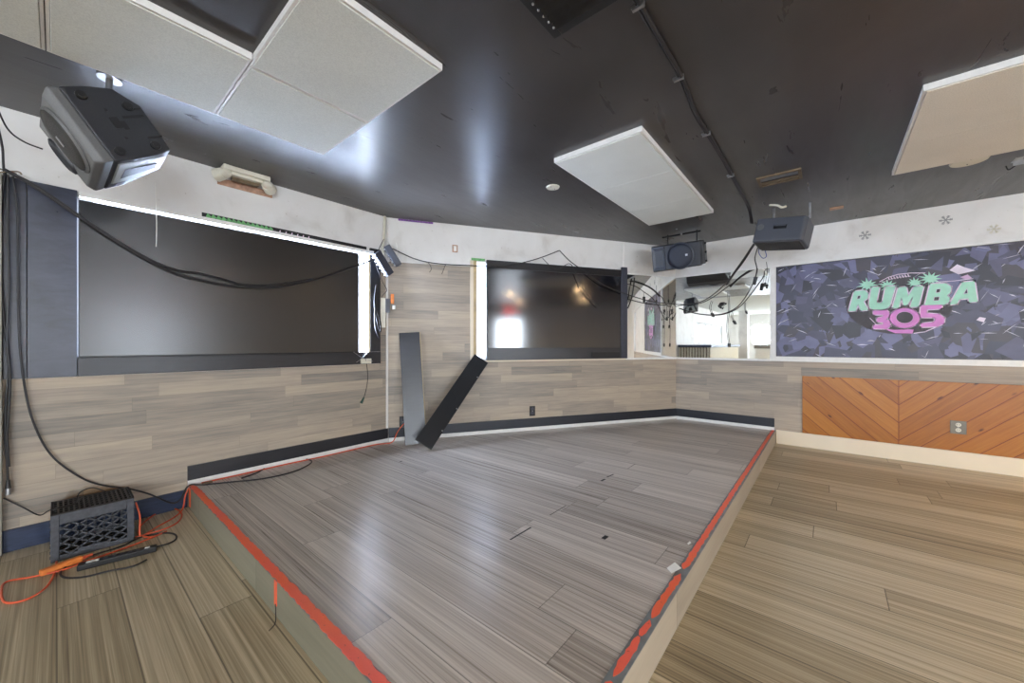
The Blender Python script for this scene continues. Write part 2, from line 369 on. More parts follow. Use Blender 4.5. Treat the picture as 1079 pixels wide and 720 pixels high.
def catmull(pts, k=8):
    pts = [Vector(p) for p in pts]; out = []
    for i in range(len(pts)-1):
        p0 = pts[max(i-1, 0)]; p1 = pts[i]; p2 = pts[i+1]; p3 = pts[min(i+2, len(pts)-1)]
        for j in range(k):
            t = j/k
            out.append(0.5*((2*p1)+(p2-p0)*t+(2*p0-5*p1+4*p2-p3)*t*t+(3*p1-p0-3*p2+p3)*t**3))
    out.append(pts[-1]); return out
def cable(name, label, pts, r=0.004, mat='cable', cat='cable', group=None, k=8):
    c = Vector(pts[0]); mb = MB(); mb.tube([p-c for p in catmull(pts, k)], r)
    o = mb.build(name, M[mat], None, Matrix.Translation(c), smooth=True)
    return tag(o, label, cat, group)

# ================================================================== SETTING
mb = MB(); mb.prism([(XB, YB), (P2.x, YB), (P2.x, P2.y), (P1.x, P1.y), (XB, P1.y)], -0.12, 0.0); struct(mb.build('floor', M['floor']))
XC = -1.2
mb = MB(); mb.prism([(XC, YB-.2), (P2.x+.2, YB-.2), (P2.x+.2, P2.y+.2), (P1.x+.1, P1.y+.2), (XC, P1.y+.2)], H, H+0.12); struct(mb.build('ceiling', M['ceiling']))
mb = MB(); mb.prism([(XB-.2, YB-.2), (XC, YB-.2), (XC, P1.y+.2), (XB-.2, P1.y+.2)], H, H+0.12); struct(mb.build('ceiling', M['panel']))
T = 0.16
def wall(name, wl, s0, s1, holes, mat='wall'):
    mb = MB(); cur = s0
    for (a, b, z0, z1) in holes:
        mb.box(cur, a, 0, T, 0, H); mb.box(a, b, 0, T, 0, z0) if z0 > 0 else None; mb.box(a, b, 0, T, z1, H); cur = b
    mb.box(cur, s1, 0, T, 0, H)
    return struct(mb.build(name, M[mat], None, WM(wl)))
LW = (0.13, 1.952, 1.02, 2.04); MW_ = (0.935, 2.74, 0.985, 2.045)
LW2 = (-7.6, -3.2, 1.16, 1.90)
wall('wall_left', 'L', XB, P1.x+0.05, [LW2, LW])
wall('wall_middle', 'M', 0.0, (P2-P1).length, [MW_])
RWIN = (4.9, 5.4, 0.95, 2.0)
wall('wall_right', 'R', 0.0, P2.y-YB, [RWIN])
# walls behind the camera, seen in the mirrors and screens
WALLS['B'] = (Vector((XB, YB)), math.pi/2); WALLS['S'] = (Vector((P2.x, YB)), math.pi)
BW = [(0.6, 2.2, 0.9, 2.05), (2.6, 4.2, 0.9, 2.05), (4.6, 6.2, 0.9, 2.05), (6.7, 8.62, 1.12, 1.98)]
SW = [(3.48, 4.58, 0.0, 2.12), (6.8, 9.2, 0.9, 2.05), (9.7, 12.1, 0.9, 2.05)]  # door first; the two unseen windows are added to keep the room bright
wall('wall_back', 'B', 0, P1.y-YB, BW)
wall('wall_side', 'S', 0, P2.x-XB, SW)
def window(n, wl, hole, mull=(0.5,), rails=(0.5,), fw=0.05, paper=False):
    a, b, z0, z1 = hole; root = bpy.data.objects.new('window_%d' % n, None); COL.objects.link(root); struct(root); root.matrix_world = wall_at(wl, a, z0)
    W_, H_ = b-a, z1-z0; mb = MB()
    for bx in ((0, W_, 0, fw), (0, W_, H_-fw, H_), (0, fw, 0, H_), (W_-fw, W_, 0, H_)): mb.box(bx[0], bx[1], 0.07, 0.12, bx[2], bx[3])
    mw_ = 0.09 if n == 10 else 0.025
    for m in mull: mb.box(W_*m-mw_, W_*m+mw_, 0.07, 0.12, 0, H_)
    for m in rails: mb.box(0, W_, 0.08, 0.11, H_*m-0.015, H_*m+0.015)
    mb.build('window_frame', M['white'], root); g = MB().box(0, W_, 0.092, 0.098, 0, H_).build('pane', M['glass'], root)
    return root
window(1, 'L', LW, (0.5,), (), 0.015); window(10, 'L', LW2, (0.2, 0.4, 0.6, 0.8)); window(2, 'M', MW_, (0.5,), ()); window(3, 'R', RWIN)
for i, h_ in enumerate(BW): window(4+i, 'B', h_, (0.33, 0.66))
for i, h_ in enumerate([SW[1], SW[2]]): window(8+i, 'S', h_, (0.33, 0.66))  # unseen side windows, added for their light
dr = bpy.data.objects.new('door_1', None); COL.objects.link(dr); struct(dr); dr.matrix_world = wall_at('S', SW[0][0], 0)
mb = MB()
for bx in ((0, 0.09, 0, 2.12), (1.01, 1.1, 0, 2.12), (0.09, 1.01, 2.02, 2.12), (0.09, 1.01, 0, 0.22)): mb.box(bx[0], bx[1], 0.05, 0.10, bx[2], bx[3])
mb.build('door_frame', M['white'], dr); MB().box(0.09, 1.01, 0.07, 0.08, 0.22, 2.02).build('pane', M['glass'], dr)
mb = MB(); mb.cyl((0.14, 0.0, 0.9), (0.14, 0.0, 1.2), 0.012); mb.cyl((0.14, 0.0, 0.92), (0.14, 0.05, 0.92), 0.008); mb.cyl((0.14, 0.0, 1.18), (0.14, 0.05, 1.18), 0.008); mb.build('door_handle', M['steel'], dr)

# cladding, trims, baseboards
ntrim = [0]
def trim(wl, s0, s1, z0, z1, d0, d1, mat, name=None, bev=0.0):
    ntrim[0] += 1
    a = wall_at(wl, s0, z0)
    o = MB().box(0, s1-s0, -d1, -d0, 0, z1-z0).build(name or 'trim_%d' % ntrim[0], M[mat], None, a, bevel=bev); return struct(o)
def clad(wl, boxes, mat='cladding'):
    ntrim[0] += 1; mb = MB()
    for (s0, s1, z0, z1) in boxes: mb.box(s0, s1, -0.010, 0.0, z0, z1)
    return struct(mb.build('trim_%d' % ntrim[0], M[mat], None, WM(wl)))
LM = (P2-P1).length
clad('L', [(-0.19, 2.165, 0, 0.945), (2.08, 2.165, 0.945, 1.975)], 'cladding_left')
clad('M', [(0.004, 0.862, 0, 1.985), (0.862, LM-0.004, 0, 0.945)])
clad('R', [(0.004, 5.3, 0, 0.945)])
trim('L', 2.148, 2.166, 0.283, H-0.02, 0.010, 0.022, 'wall')            # corner bead
trim('L', -0.19, 0.586, 0, 0.12, 0.010, 0.024, 'bluebase', 'baseboard_left')
trim('L', 0.588, 2.16, ST+0.036, 0.283, 0.010, 0.026, 'blackpaint', 'baseboard_stage_left')
trim('L', 0.588, 2.16, ST, ST+0.036, 0.010, 0.030, 'white')
trim('M', 0.01, LM-0.01, ST+0.036, 0.283, 0.010, 0.026, 'navybase', 'baseboard_stage_middle')
trim('M', 0.01, LM-0.01, ST, ST+0.036, 0.010, 0.030, 'white')
trim('R', 0.015, 1.094, ST+0.036, 0.283, 0.010, 0.026, 'navybase', 'baseboard_stage_right')
trim('R', 0.015, 1.094, ST, ST+0.036, 0.010, 0.030, 'white')
trim('R', 1.112, 5.3, 0, 0.155, 0.010, 0.026, 'cream', 'baseboard_right', 0.003)
trim('R', 1.053, 1.108, 0.965, 2.035, 0.0, 0.022, 'white')               # mullion between mirror and mural
trim('R', 0.0, 5.3, 2.028, 2.048, 0.0, 0.026, 'white')                   # head moulding
trim('R', 0.0, 1.06, 0.943, 0.965, 0.0, 0.035, 'white'); trim('R', 1.06, 3.2, 0.945, 1.0, 0.0, 0.024, 'white'); trim('R', 3.082, 3.14, 1.0, 2.028, 0.0, 0.022, 'white')
trim('M', 2.87, LM-0.004, 0.943, 0.965, 0.0, 0.035, 'white'); trim('M', 2.87, LM-0.004, 2.03, 2.048, 0.0, 0.02, 'white')
trim('M', 0.862, 0.896, 0.95, 2.06, 0.0, 0.020, 'cream'); trim('M', 0.896, 0.934, 0.96, 2.06, -0.05, 0.014, 'rawwood')
trim('M', 0.862, 2.87, 0.943, 0.962, 0.0, 0.02, 'cream')
trim('L', 0.085, 1.99, 2.020, 2.050, 0.0, 0.05, 'white')                 # white head rail over the left screen
trim('L', 1.953, 1.972, 1.0, 2.02, -0.05, 0.018, 'rawwood')
# low partition end at the far left
ntrim[0] += 1; struct(MB().box(-0.30, -0.19, -0.06, 0.0, 0, 2.06).build('trim_%d' % ntrim[0], M['riserleft'], None, WM('L')))

# ================================================================== STAGE
stage = thing('stage_platform', 'low grey laminate stage with orange painted edges filling the room corner', 'stage', Matrix.Translation((0.588, 0.466, 0)))
ox, oy = 0.588, 0.466
poly = [(0.0, 0.0), (P2.x-ox-0.001, 0.0), (P2.x-ox-0.001, P2.y-oy), (P1.x-ox, P1.y-oy-0.001), (0, P1.y-oy-0.001)]
def plk(x, y): return (x, y)
mb = MB(); mb.prism([(0.012, 0.012), (P2.x-ox-0.012, 0.012), (P2.x-ox-0.012, P2.y-oy-0.004), (P1.x-ox-0.003, P1.y-oy-0.012), (0.012, P1.y-oy-0.012)], 0.0, ST)
deck = mb.build('deck', M['stage'], stage)
MB().box(0, P2.x-ox-0.012, 0.0, 0.0115, 0, ST-0.002).build('riser', M['riser'], stage)
MB().box(0.0, 0.0115, 0.0, P1.y-oy-0.012, 0, ST-0.002).build('riser', M['riserleft'], stage)
EW = 0.046
MB().box(0, P2.x-ox-0.012, 0, EW, ST-0.001, ST+0.0022).build('edge_strip', M['edgestrip'], stage)
MB().box(0, EW-0.008, EW, P1.y-oy-0.03, ST-0.001, ST+0.0022).build('edge_strip', M['edgestrip'], stage)
def ragged(length, gaps, w0, w1, seed, X):     # irregular strips of paint: x along, y across
    rnd = random.Random(seed); segs = []; cur = 0
    for a, b in gaps+[(length, length)]:
        if a > cur: segs.append((cur, a))
        cur = b
    for a, b in segs:
        mb = MB(); n = max(4, int((b-a)/0.02)); lo = []; hi = []
        for i in range(n+1):
            x = a+(b-a)*i/n; tp = min(1, min(i, n-i)/2.0+0.25)
            c = (w0+w1)/2; h = (w1-w0)/2*tp
            lo.append((x, c-h+rnd.uniform(-0.0035, 0.0035))); hi.append((x, c+h+rnd.uniform(-0.0035, 0.0035)))
        mb.prism(lo+hi[::-1], 0, 0.0012); mb.build('edge_paint', M['tape'], stage, X)
# right edge paint (runs along x)
ragged(P2.x-ox-0.02, [(0.0, 0.40), (0.455, 0.475), (0.675, 0.682), (0.775, 0.79), (1.135, 1.18)], 0.012, 0.038, 3, Matrix.Translation((0, 0, ST+0.0022)))
ragged(P1.y-oy-0.05, [(0.0, 0.01)], 0.004, 0.040, 5, Matrix.Translation((0.042, 0.0, ST+0.0022)) @ Matrix.Rotation(math.pi/2, 4, 'Z'))
# peeled strip hanging over the left edge, and its loose thread
mb = MB(); mb.box(-0.003, 0.0, 1.30, 1.325, ST-0.10, ST+0.003); mb.build('peeled_strip', M['tape'], stage)
MB().box(-0.003, 0.0, P1.y-oy-0.115, P1.y-oy-0.075, 0.02, ST).build('edge_paint', M['tape'], stage)
mb = MB(); mb.tube(catmull([(-0.004, 1.305, ST-0.09), (-0.008, 1.29, 0.03), (-0.02, 1.26, 0.006), (-0.05, 1.235, 0.005)]), 0.0018, 6); mb.build('loose_thread', M['cable'], stage, smooth=True)
# slots and holes in the deck
mb = MB()
def slot(p, q, w):
    a = PZ(*p, ST)-Vector((ox, oy, 0)); b = PZ(*q, ST)-Vector((ox, oy, 0)); d = (b-a); L_ = d.length
    mb.merge(MB().box(0, L_, -w/2, w/2, -0.0005, 0.0006).bm, Matrix.Translation(a) @ Matrix.Rotation(math.atan2(d.y, d.x), 4, 'Z'))
slot((538, 569), (560, 556), 0.009); slot((580, 543), (597, 533), 0.004); slot((634, 507), (638, 505), 0.016); slot((640, 503), (647, 500), 0.010); slot((662, 494), (670, 489), 0.003); slot((636, 568), (640, 565), 0.022)
slot((422, 487), (424, 486), 0.014)
mb.build('deck_slot', M['black'], stage)
a = PZ(660, 443.5, ST); b = PZ(700, 440.5, ST)
tag(MB().box(0, (b-a).length, -0.02, 0.02, 0, 0.002).build('masking_tape', M['bluetape'], None, Matrix.Translation(a) @ Matrix.Rotation(math.atan2((b-a).y, (b-a).x), 4, 'Z')), 'short strip of blue tape on the stage at the foot of the middle wall', 'tape')
def scrap(px, py, poly, label, z=ST+0.0035):
    p = PZ(px, py, z); mbx = MB(); mbx.prism(poly, 0, 0.0012)
    for v in mbx.bm.verts: v.co.z += 0.006*abs(v.co.x)/0.06
    return tag(mbx.build('paper_scrap', M['paper'], None, Matrix.Translation(p)), label, 'scrap')
scrap(712, 600, [(-0.05, 0.0), (0.02, -0.02), (0.045, 0.015), (-0.02, 0.03)], 'torn white paper scrap lying on the right stage edge')
scrap(727, 573, [(-0.02, 0.0), (0.01, -0.006), (0.02, 0.004), (-0.01, 0.008)], 'tiny white paint flake on the stage beyond the torn paper scrap')

# ================================================================== SCREENS AND BOARDS ON THE LEFT WALL
def board(wl, s0, s1, z0, z1, d0, d1, mat, name, label, cat='board', bev=0.002):
    o = MB().box(0, s1-s0, -d1, -d0, 0, z1-z0).build(name, M[mat], None, wall_at(wl, s0, z0), bevel=bev); return tag(o, label, cat)
board('L', -0.188, -0.108, 0.948, 2.06, 0.001, 0.020, 'navy', 'painted_board', 'narrow navy-black painted board at the far left end of the left wall')
board('L', -0.106, 0.078, 0.948, 2.06, 0.001, 0.022, 'navy', 'painted_board', 'wide navy-black painted upright board left of the big matte screen')
board('L', 0.080, 2.078, 0.948, 1.064, 0.001, 0.030, 'blackpaint', 'painted_board', 'long black painted rail under the big matte screen')
board('L', 1.970, 2.078, 1.066, 2.085, 0.001, 0.024, 'blackpaint', 'painted_board', 'black painted upright board right of the bright window gap')
tv = thing('television', 'very large matte dark screen covering the left wall window', 'television', wall_at('L', 0.955, 1.066))
MB().box(-0.872, 0.872, -0.070, -0.0305, -0.008, 0.930).build('casing', M['bezel'], tv, bevel=0.004)
MB().box(-0.868, 0.868, -0.0735, -0.0702, 0.004, 0.926).build('display', M['screen_matte'], tv)
mb = MB()
for i in range(3): mb.box(-0.5+i*0.5-0.05, -0.5+i*0.5+0.05, -0.03, 0.0, 0.3, 0.6)
mb.build('mount_bracket', M['darksteel'], tv)
# torn printed strip above the left screen
strip = thing('poster_remnant', 'torn black and green poster strip above the big matte screen', 'poster', wall_at('L', 0.67, 2.052))
MB().box(0, 1.27, -0.003, 0, 0, 0.040).build('backing', M['black'], strip)
mb = MB(); r_ = random.Random(4)
for i in range(14):
    x = 0.02+i*0.031; mb.prism([(x, 0.006), (x+0.022+r_.uniform(-.008, .008), 0.002), (x+0.036, 0.020), (x+0.012, 0.042)], 0.0, 0.002, Matrix.Translation((0, -0.003, 0)) @ Matrix.Rotation(math.pi/2, 4, 'X'))
mb.build('green_print', M['greenprint'], strip)
mb = MB()
for i in range(6):
    x = 0.50+i*0.045; mb.prism([(x, 0.004), (x+0.008, 0.003), (x+0.014, 0.024), (x+0.006, 0.026)], 0, 0.002, Matrix.Translation((0, -0.003, 0)) @ Matrix.Rotation(math.pi/2, 4, 'X'))
mb.build('white_print', M['palepink'], strip)
cable('pull_cord', 'thin white pull cord hanging in front of the big matte screen', [WX('L', 164, 192, 0.09), WX('L', 165, 215, 0.09), WX('L', 165.5, 240, 0.09), WX('L', 165, 260, 0.09)], 0.0022, 'paper', 'cord')
# cardboard and wires at the foot of the bright gap
board('L', 1.86, 1.965, 0.952, 1.0, 0.032, 0.050, 'plastic', 'cardboard_piece', 'small pale block at the foot of the bright window gap', 'block')
cable('thin_wire', 'stiff thin wire crossing the foot of the bright window gap', [WX('L', 373, 371, 0.07), WX('L', 382, 377, 0.06), WX('L', 393, 381, 0.05)], 0.002, 'steel', 'wire')
cable('thin_wire', 'stiff thin wire rising to the right at the foot of the bright gap', [WX('L', 376, 382, 0.06), WX('L', 384, 376, 0.06), WX('L', 390, 368, 0.05)], 0.002, 'steel', 'wire')
pl = thing('plug_lead', 'dark green lead with a plug hanging below the bright window gap', 'cable', Matrix.Translation(WX('L', 386, 380, 0.04)))
pts = [WX('L', 384, 372, 0.05), WX('L', 387, 385, 0.045), WX('L', 388, 398, 0.03), WX('L', 386.5, 410, 0.025), WX('L', 384, 419, 0.025)]
base = WX('L', 386, 380, 0.04)
mb = MB(); mb.tube([p-base for p in catmull(pts)], 0.003); mb.build('lead', M['cable'], pl, smooth=True)
mb = MB(); mb.cyl(pts[-1]-base, WX('L', 381, 425, 0.025)-base, 0.007, 0.014, 10); mb.build('plug', simple('dark_green_plastic', sc(40, 70, 62), 0.5), pl)

# ================================================================== SCREEN ON THE MIDDLE WALL
tv = thing('television', 'glossy flat television in a black frame on the middle wall', 'television', wall_at('M', 1.94, 0.962))
MB().box(-0.905, 0.915, -0.055, -0.010, 0, 1.105).build('casing', M['bezel'], tv, bevel=0.004)
MB().box(-0.895, 0.825, -0.0585, -0.0552, 0.137, 1.020).build('display', M['screen_gloss'], tv)
MB().box(-0.905, 0.828, -0.068, -0.0552, 1.022, 1.105).build('top_rail', M['bezel'], tv, bevel=0.003)
MB().box(0.830, 0.915, -0.075, -0.0552, 0.0, 1.14).build('side_rail', M['bezelgrey'], tv, bevel=0.003)
MB().box(-0.905, 0.828, -0.070, -0.0552, 0.0, 0.135).build('bottom_rail', M['blackpaint'], tv, bevel=0.003)
MB().box(0.40, 0.80, -0.084, -0.0702, 0.012, 0.082).build('control_box', M['black'], tv, bevel=0.004)
pw = thing('window_paper', 'white scribbled paper over the window strip left of the glossy television', 'paper', wall_at('M', 0.935, 0.99))
MB().box(0, 0.105, 0.012, 0.0135, 0, 1.05).build('sheet', M['windowpaper'], pw)
mb = MB(); r_ = random.Random(9)
for z in (0.72, 0.76, 0.80, 0.85, 0.89, 0.93):
    x = 0.04
    while x < 0.085: h = r_.uniform(0.01, 0.026); mb.box(x, x+0.0035, 0.0105, 0.0119, z, z+h); x += r_.uniform(0.007, 0.013)
mb.tube(catmull([(0.05, 0.011, 0.58), (0.075, 0.011, 0.55), (0.09, 0.011, 0.52)]), 0.0015); mb.build('scribble', M['darkprint'], pw)
board('M', 0.875, 1.03, 2.062, 2.09, 0.002, 0.006, 'greenprint', 'poster_remnant', 'small green printed scrap above the paper strip on the middle wall', 'poster')
board('M', 0.104, 0.46, 2.418, 2.438, 0.001, 0.005, 'purple', 'foil_streamer', 'purple foil strip tucked under the ceiling near the conduit', 'decoration')
b1 = thing('junction_plate', 'small stained rectangular box plate on the white band above the grey cladding', 'plate', wall_at('M', 0.695, 2.176))
mb = MB(); mb.box(-0.03, 0.03, -0.006, 0, -0.04, 0.04); mb.build('plate', M['rust'], b1, bevel=0.002)
mb = MB(); mb.box(-0.016, 0.016, -0.008, -0.0062, -0.028, 0.028); mb.build('insert', M['paper'], b1)
MB().box(2.86, 3.09, -0.012, 0.0, 2.06, 2.40)  # (thickness of the plaster patch is built below)
o = MB().box(0, 0.30, -0.012, 0, 0, 0.36).build('trim_%d' % (ntrim[0]+1), M['wall'], None, wall_at('M', 2.845, 2.06)); struct(o); ntrim[0] += 1

# outlets
def outlet(wl, s, z, label, plate, face, w_=0.07, h_=0.115, rnd=True, d=0.010):
    t = thing('wall_outlet', label, 'outlet', wall_at(wl, s, z, d))
    MB().box(-w_/2, w_/2, -0.006, 0, -h_/2, h_/2).build('cover_plate', M[plate], t, bevel=0.002)
    for k in (-1, 1):
        mbx = MB()
        mbx.cyl((0, -0.006, k*0.024), (0, -0.009, k*0.024), 0.018 if rnd else 0.015, seg=20)
        soc = mbx.build('socket', M[face], t)
        mbx = MB(); mbx.box(-0.008, -0.005, -0.0105, -0.009, k*0.024-0.004, k*0.024+0.006); mbx.box(0.005, 0.008, -0.0105, -0.009, k*0.024-0.004, k*0.024+0.006); mbx.build('slot', M['black'], soc)
    MB().cyl((0, -0.006, 0), (0, -0.0085, 0), 0.004, seg=10).build('screw', M['steel'], t)
    return t
outlet('M', 1.595, 0.365, 'black double outlet low on the middle wall cladding', 'black', 'bezelgrey')
outlet('M', 0.15, 0.335, 'black outlet half hidden behind the upright leaning plank', 'black', 'bezelgrey')
outlet('R', 2.487, 0.377, 'grey metal outlet with cream sockets on the orange pine panelling', 'greyplate', 'plastic', 0.10, 0.12, d=0.026)

# ================================================================== MIRRORS
for wl, s0, s1, lab in (('M', 2.872, LM-0.006, 'narrow mirror panel between the glossy television and the room corner'), ('R', 0.006, 1.053, 'wide mirror panel between the corner and the broken-glass mural')):
    o = MB().box(0, s1-s0, -0.010, -0.002, 0, 1.065).build('wall_mirror', M['mirror'], None, wall_at(wl, s0, 0.966)); tag(o, lab, 'mirror')

# ================================================================== MURAL
MU0, MU1, MZ0, MZ1 = 1.11, 3.08, 1.0, 2.027
mural = thing('wall_mural', 'printed mural of dark violet broken glass with green and pink lettering', 'mural', wall_at('R', MU0, MZ0))
MW2, MH2 = MU1-MU0, MZ1-MZ0
MB().box(0, MW2, -0.006, 0, 0, MH2).build('panel', M['darkprint'], mural)
def shard_mat():
    t = NT('shard_print'); a = t.n('ShaderNodeVertexColor', layer_name='shade'); v, x, y, z = t.coords()
    n = t.noise(v, 9, 3); t.col(t.mix(0.5, a.outputs[0], t.mix(1.0, a.outputs[0], t.ramp(n, [(0.3, (0.7, 0.7, 0.7, 1)), (0.7, (1.25, 1.25, 1.25, 1))]), 'MULTIPLY'))); t.rough(0.35); return t.m
rs = random.Random(12); bm = bmesh.new(); layer = bm.loops.layers.float_color.new('shade')
def clipc(v, a, b): return max(a, min(b, v))
def addpoly(pts, d, c):
    pts = [(clipc(x, 0.002, MW2-0.002), clipc(z, 0.002, MH2-0.002)) for x, z in pts]
    vs = [bm.verts.new((x, -0.006-d, z)) for x, z in pts]
    try: f = bm.faces.new(vs)
    except ValueError: return
    f.normal_update()
    if f.normal.y > 0: f.normal_flip()
    for l in f.loops: l[layer] = c
for i in range(430):
    x = rs.uniform(0, MW2); z = rs.uniform(0, MH2); r = rs.choice((0.05, 0.07, 0.10, 0.15)) if i > 130 else rs.uniform(0.12, 0.24)
    n = rs.choice((3, 4, 4, 5)); a0 = rs.uniform(0, 6.28); st = rs.uniform(0.4, 1.0); an = rs.uniform(0, 3.14)
    pts = []
    for k in range(n):
        a = a0+6.283*(k+rs.uniform(-.25, .25))/n; u, v = math.cos(a)*r, math.sin(a)*r*st
        pts.append((x+u*math.cos(an)-v*math.sin(an), z+u*math.sin(an)+v*math.cos(an)))
    k = rs.choice((0.45, 0.62, 0.75, 0.88, 1.0, 1.12)); b = sc(94*k, 94*k, 125*k)
    if rs.random() < 0.15: b = sc(66, 62, 72)
    addpoly(pts, 0.00002*i, b)
for i in range(120):
    x = rs.uniform(0, MW2); z = rs.uniform(0, MH2); a = rs.uniform(-0.7, 1.3); L_ = rs.uniform(0.03, 0.13); w_ = rs.uniform(0.002, 0.007)
    c, s_ = math.cos(a), math.sin(a); g = rs.uniform(170, 225)
    addpoly([(x, z), (x+c*L_*0.5-s_*w_, z+s_*L_*0.5+c*w_), (x+c*L_, z+s_*L_), (x+c*L_*0.4+s_*w_*0.4, z+s_*L_*0.4-c*w_*0.4)], 0.0125+0.000002*i, sc(g, g-4, min(255, g+12)))
def MZC(zx, zy):            # print coordinates on the mural
    s, z = WS('R', 880+zx/6.74, 270+zy/6.74, 0.02); return (s-MU0, z-MZ0)
addpoly([MZC(815, 100), MZC(870, 58), MZC(925, 80), MZC(1000, 102), MZC(880, 130)], 0.0132, sc(226, 214, 230))
addpoly([MZC(1005, 455), MZC(1030, 432), MZC(1075, 440), MZC(1060, 470)], 0.0132, sc(226, 214, 230))
addpoly([MZC(890, 150), MZC(945, 130), MZC(975, 155), MZC(930, 165)], 0.0132, sc(206, 170, 206))
me = bpy.data.meshes.new('shard_print'); bm.to_mesh(me); bm.free(); me.materials.append(shard_mat())
o = bpy.data.objects.new('shard_print', me); COL.objects.link(o); o.parent = mural
def flat_poly(mb, pts, d0, d1, holes=()):
    t = bmesh.new()
    def loop(ps):
        vs = [t.verts.new((x, 0, z)) for x, z in ps]; return [t.edges.new((vs[i], vs[(i+1) % len(vs)])) for i in range(len(vs))]
    es = loop(pts)
    for h in holes: es += loop(h)
    bmesh.ops.triangle_fill(t, use_beauty=True, use_dissolve=False, edges=es)
    r = bmesh.ops.extrude_face_region(t, geom=t.faces[:]); vs = [g for g in r['geom'] if isinstance(g, bmesh.types.BMVert)]
    for v in t.verts: v.co.y = -d0
    for v in vs: v.co.y = -d1
    bmesh.ops.recalc_face_normals(t, faces=t.faces[:]); mb.merge(t)
def ribbon(mb, pts, w_, d0, d1, closed=True):
    n = len(pts)
    for i in range(n if closed else n-1):
        a = Vector(pts[i]); b = Vector(pts[(i+1) % n]); d = (b-a)
        if d.length < 1e-6: continue
        d.normalize(); p = Vector((-d.y, d.x))*w_/2; e = d*w_/2
        q = [a-e+p, b+e+p, b+e-p, a-e-p]
        mb.prism([(v.x, v.y) for v in q], 0, d1-d0, Matrix.Translation((0, -d0, 0)) @ Matrix.Rotation(math.pi/2, 4, 'X'))
D0 = 0.0195
ell = [MZC(460+380*math.cos(a), 350+205*math.sin(a)) for a in [2*math.pi*k/28 for k in range(28)]]
mb = MB(); flat_poly(mb, ell, D0, D0+0.0005); mb.build('dark_oval', simple('dark_oval_print', sc(64, 60, 66), 0.5, var=0.2, scale=10), mural)
def ring(cx, cy, rx, ry, n=28): return [(cx+rx*math.cos(2*math.pi*k/n), cy+ry*math.sin(2*math.pi*k/n)) for k in range(n)]
letters = [
 ('green', [(98, 392), (138, 250), (215, 242), (238, 265), (232, 300), (205, 322), (238, 383), (186, 388), (165, 338), (150, 390)], [[(163, 282), (186, 277), (182, 302), (157, 306)]]),
 ('green', [(262, 222), (318, 218), (298, 318), (302, 332), (325, 334), (340, 322), (362, 216), (432, 212), (392, 352), (372, 372), (345, 380), (268, 378), (245, 360), (243, 335)], []),
 ('green', [(410, 370), (452, 222), (508, 218), (522, 285), (565, 215), (632, 212), (594, 360), (536, 362), (556, 285), (512, 352), (490, 352), (474, 290), (455, 368)], []),
 ('green', [(640, 348), (678, 198), (790, 194), (826, 218), (822, 258), (798, 280), (818, 300), (808, 330), (780, 346)], [[(722, 234), (754, 231), (748, 258), (717, 262)], [(706, 290), (746, 288), (740, 316), (701, 318)]]),
 ('green', [(815, 345), (905, 186), (992, 178), (1014, 324), (955, 328), (950, 300), (886, 306), (868, 340)], [[(913, 270), (940, 225), (947, 265)]]),
 ('pink', [(275, 388), (368, 384), (388, 402), (386, 430), (364, 446), (394, 466), (394, 498), (370, 516), (272, 516), (276, 490), (342, 488), (348, 472), (300, 466), (300, 440), (342, 432), (346, 416), (275, 416)], []),
 ('pink', ring(497, 440, 106, 70), [ring(497, 436, 62, 42)]),
 ('pink', [(612, 352), (762, 344), (758, 374), (655, 380), (652, 406), (740, 412), (780, 440), (774, 480), (730, 500), (610, 505), (612, 478), (700, 470), (718, 452), (700, 436), (606, 436)], []),
]
for colr, outl, holes in letters:
    O_ = [MZC(*p) for p in outl]; Hs = [[MZC(*p) for p in h] for h in holes]
    mb = MB(); flat_poly(mb, O_, D0+0.0022, D0+0.0032, Hs); lt = mb.build('letter', M[colr], mural)
    mb = MB(); ribbon(mb, O_, 0.017, D0+0.0012, D0+0.0018)
    for h in Hs: ribbon(mb, h, 0.006, D0+0.0012, D0+0.0018)
    mb.build('letter_outline', M['palepink'], lt)
mb = MB(); flat_poly(mb, [MZC(*p) for p in [(345, 515), (420, 524), (520, 520), (562, 522), (552, 550), (430, 548)]], D0+0.0015, D0+0.0025); mb.build('swoosh', M['pink'], mural)
def line_part(pts, w_):
    mb = MB(); ribbon(mb, [MZC(*p) for p in pts], w_, D0+0.001, D0+0.002, False); mb.build('white_line', M['palepink'], mural)
line_part([(565, 548), (640, 538), (720, 505)], 0.008)
line_part([(320, 182), (380, 150), (450, 130), (540, 120), (640, 120)], 0.007)
line_part([(330, 190), (390, 165), (460, 150), (540, 142)], 0.004)
for i in range(8): line_part([(380+i*20, 152-i*3), (388+i*20, 166-i*3)], 0.007)
line_part([(720, 185), (850, 176), (980, 160)], 0.006)
line_part([(250, 440), (290, 480), (330, 520)], 0.006)
for (cx, cy, R_) in ((235, 205, 82), (380, 210, 74), (570, 190, 66), (680, 160, 86)):
    pts = []; r2 = random.Random(int(cx)); n = 11
    for k in range(n*2):
        a = math.pi*2*k/(n*2); rr = R_*(r2.uniform(0.85, 1.1) if k % 2 == 0 else 0.45)
        pts.append(MZC(cx+rr*math.cos(a), cy+rr*0.62*math.sin(a)))
    mb = MB(); flat_poly(mb, pts, D0+0.0006, D0+0.0012); mb.build('palm_crown', M['green'], mural)

# orange pine panelling
pn = thing('pine_panelling', 'varnished orange pine panelling in a chevron pattern on the right wall', 'panelling', wall_at('R', 2.103, 0.156))
MB().box(1.351-2.103, 3.9-2.103, -0.026, -0.010, 0, 0.632).build('chevron_boards', M['chevron'], pn, bevel=0.002)
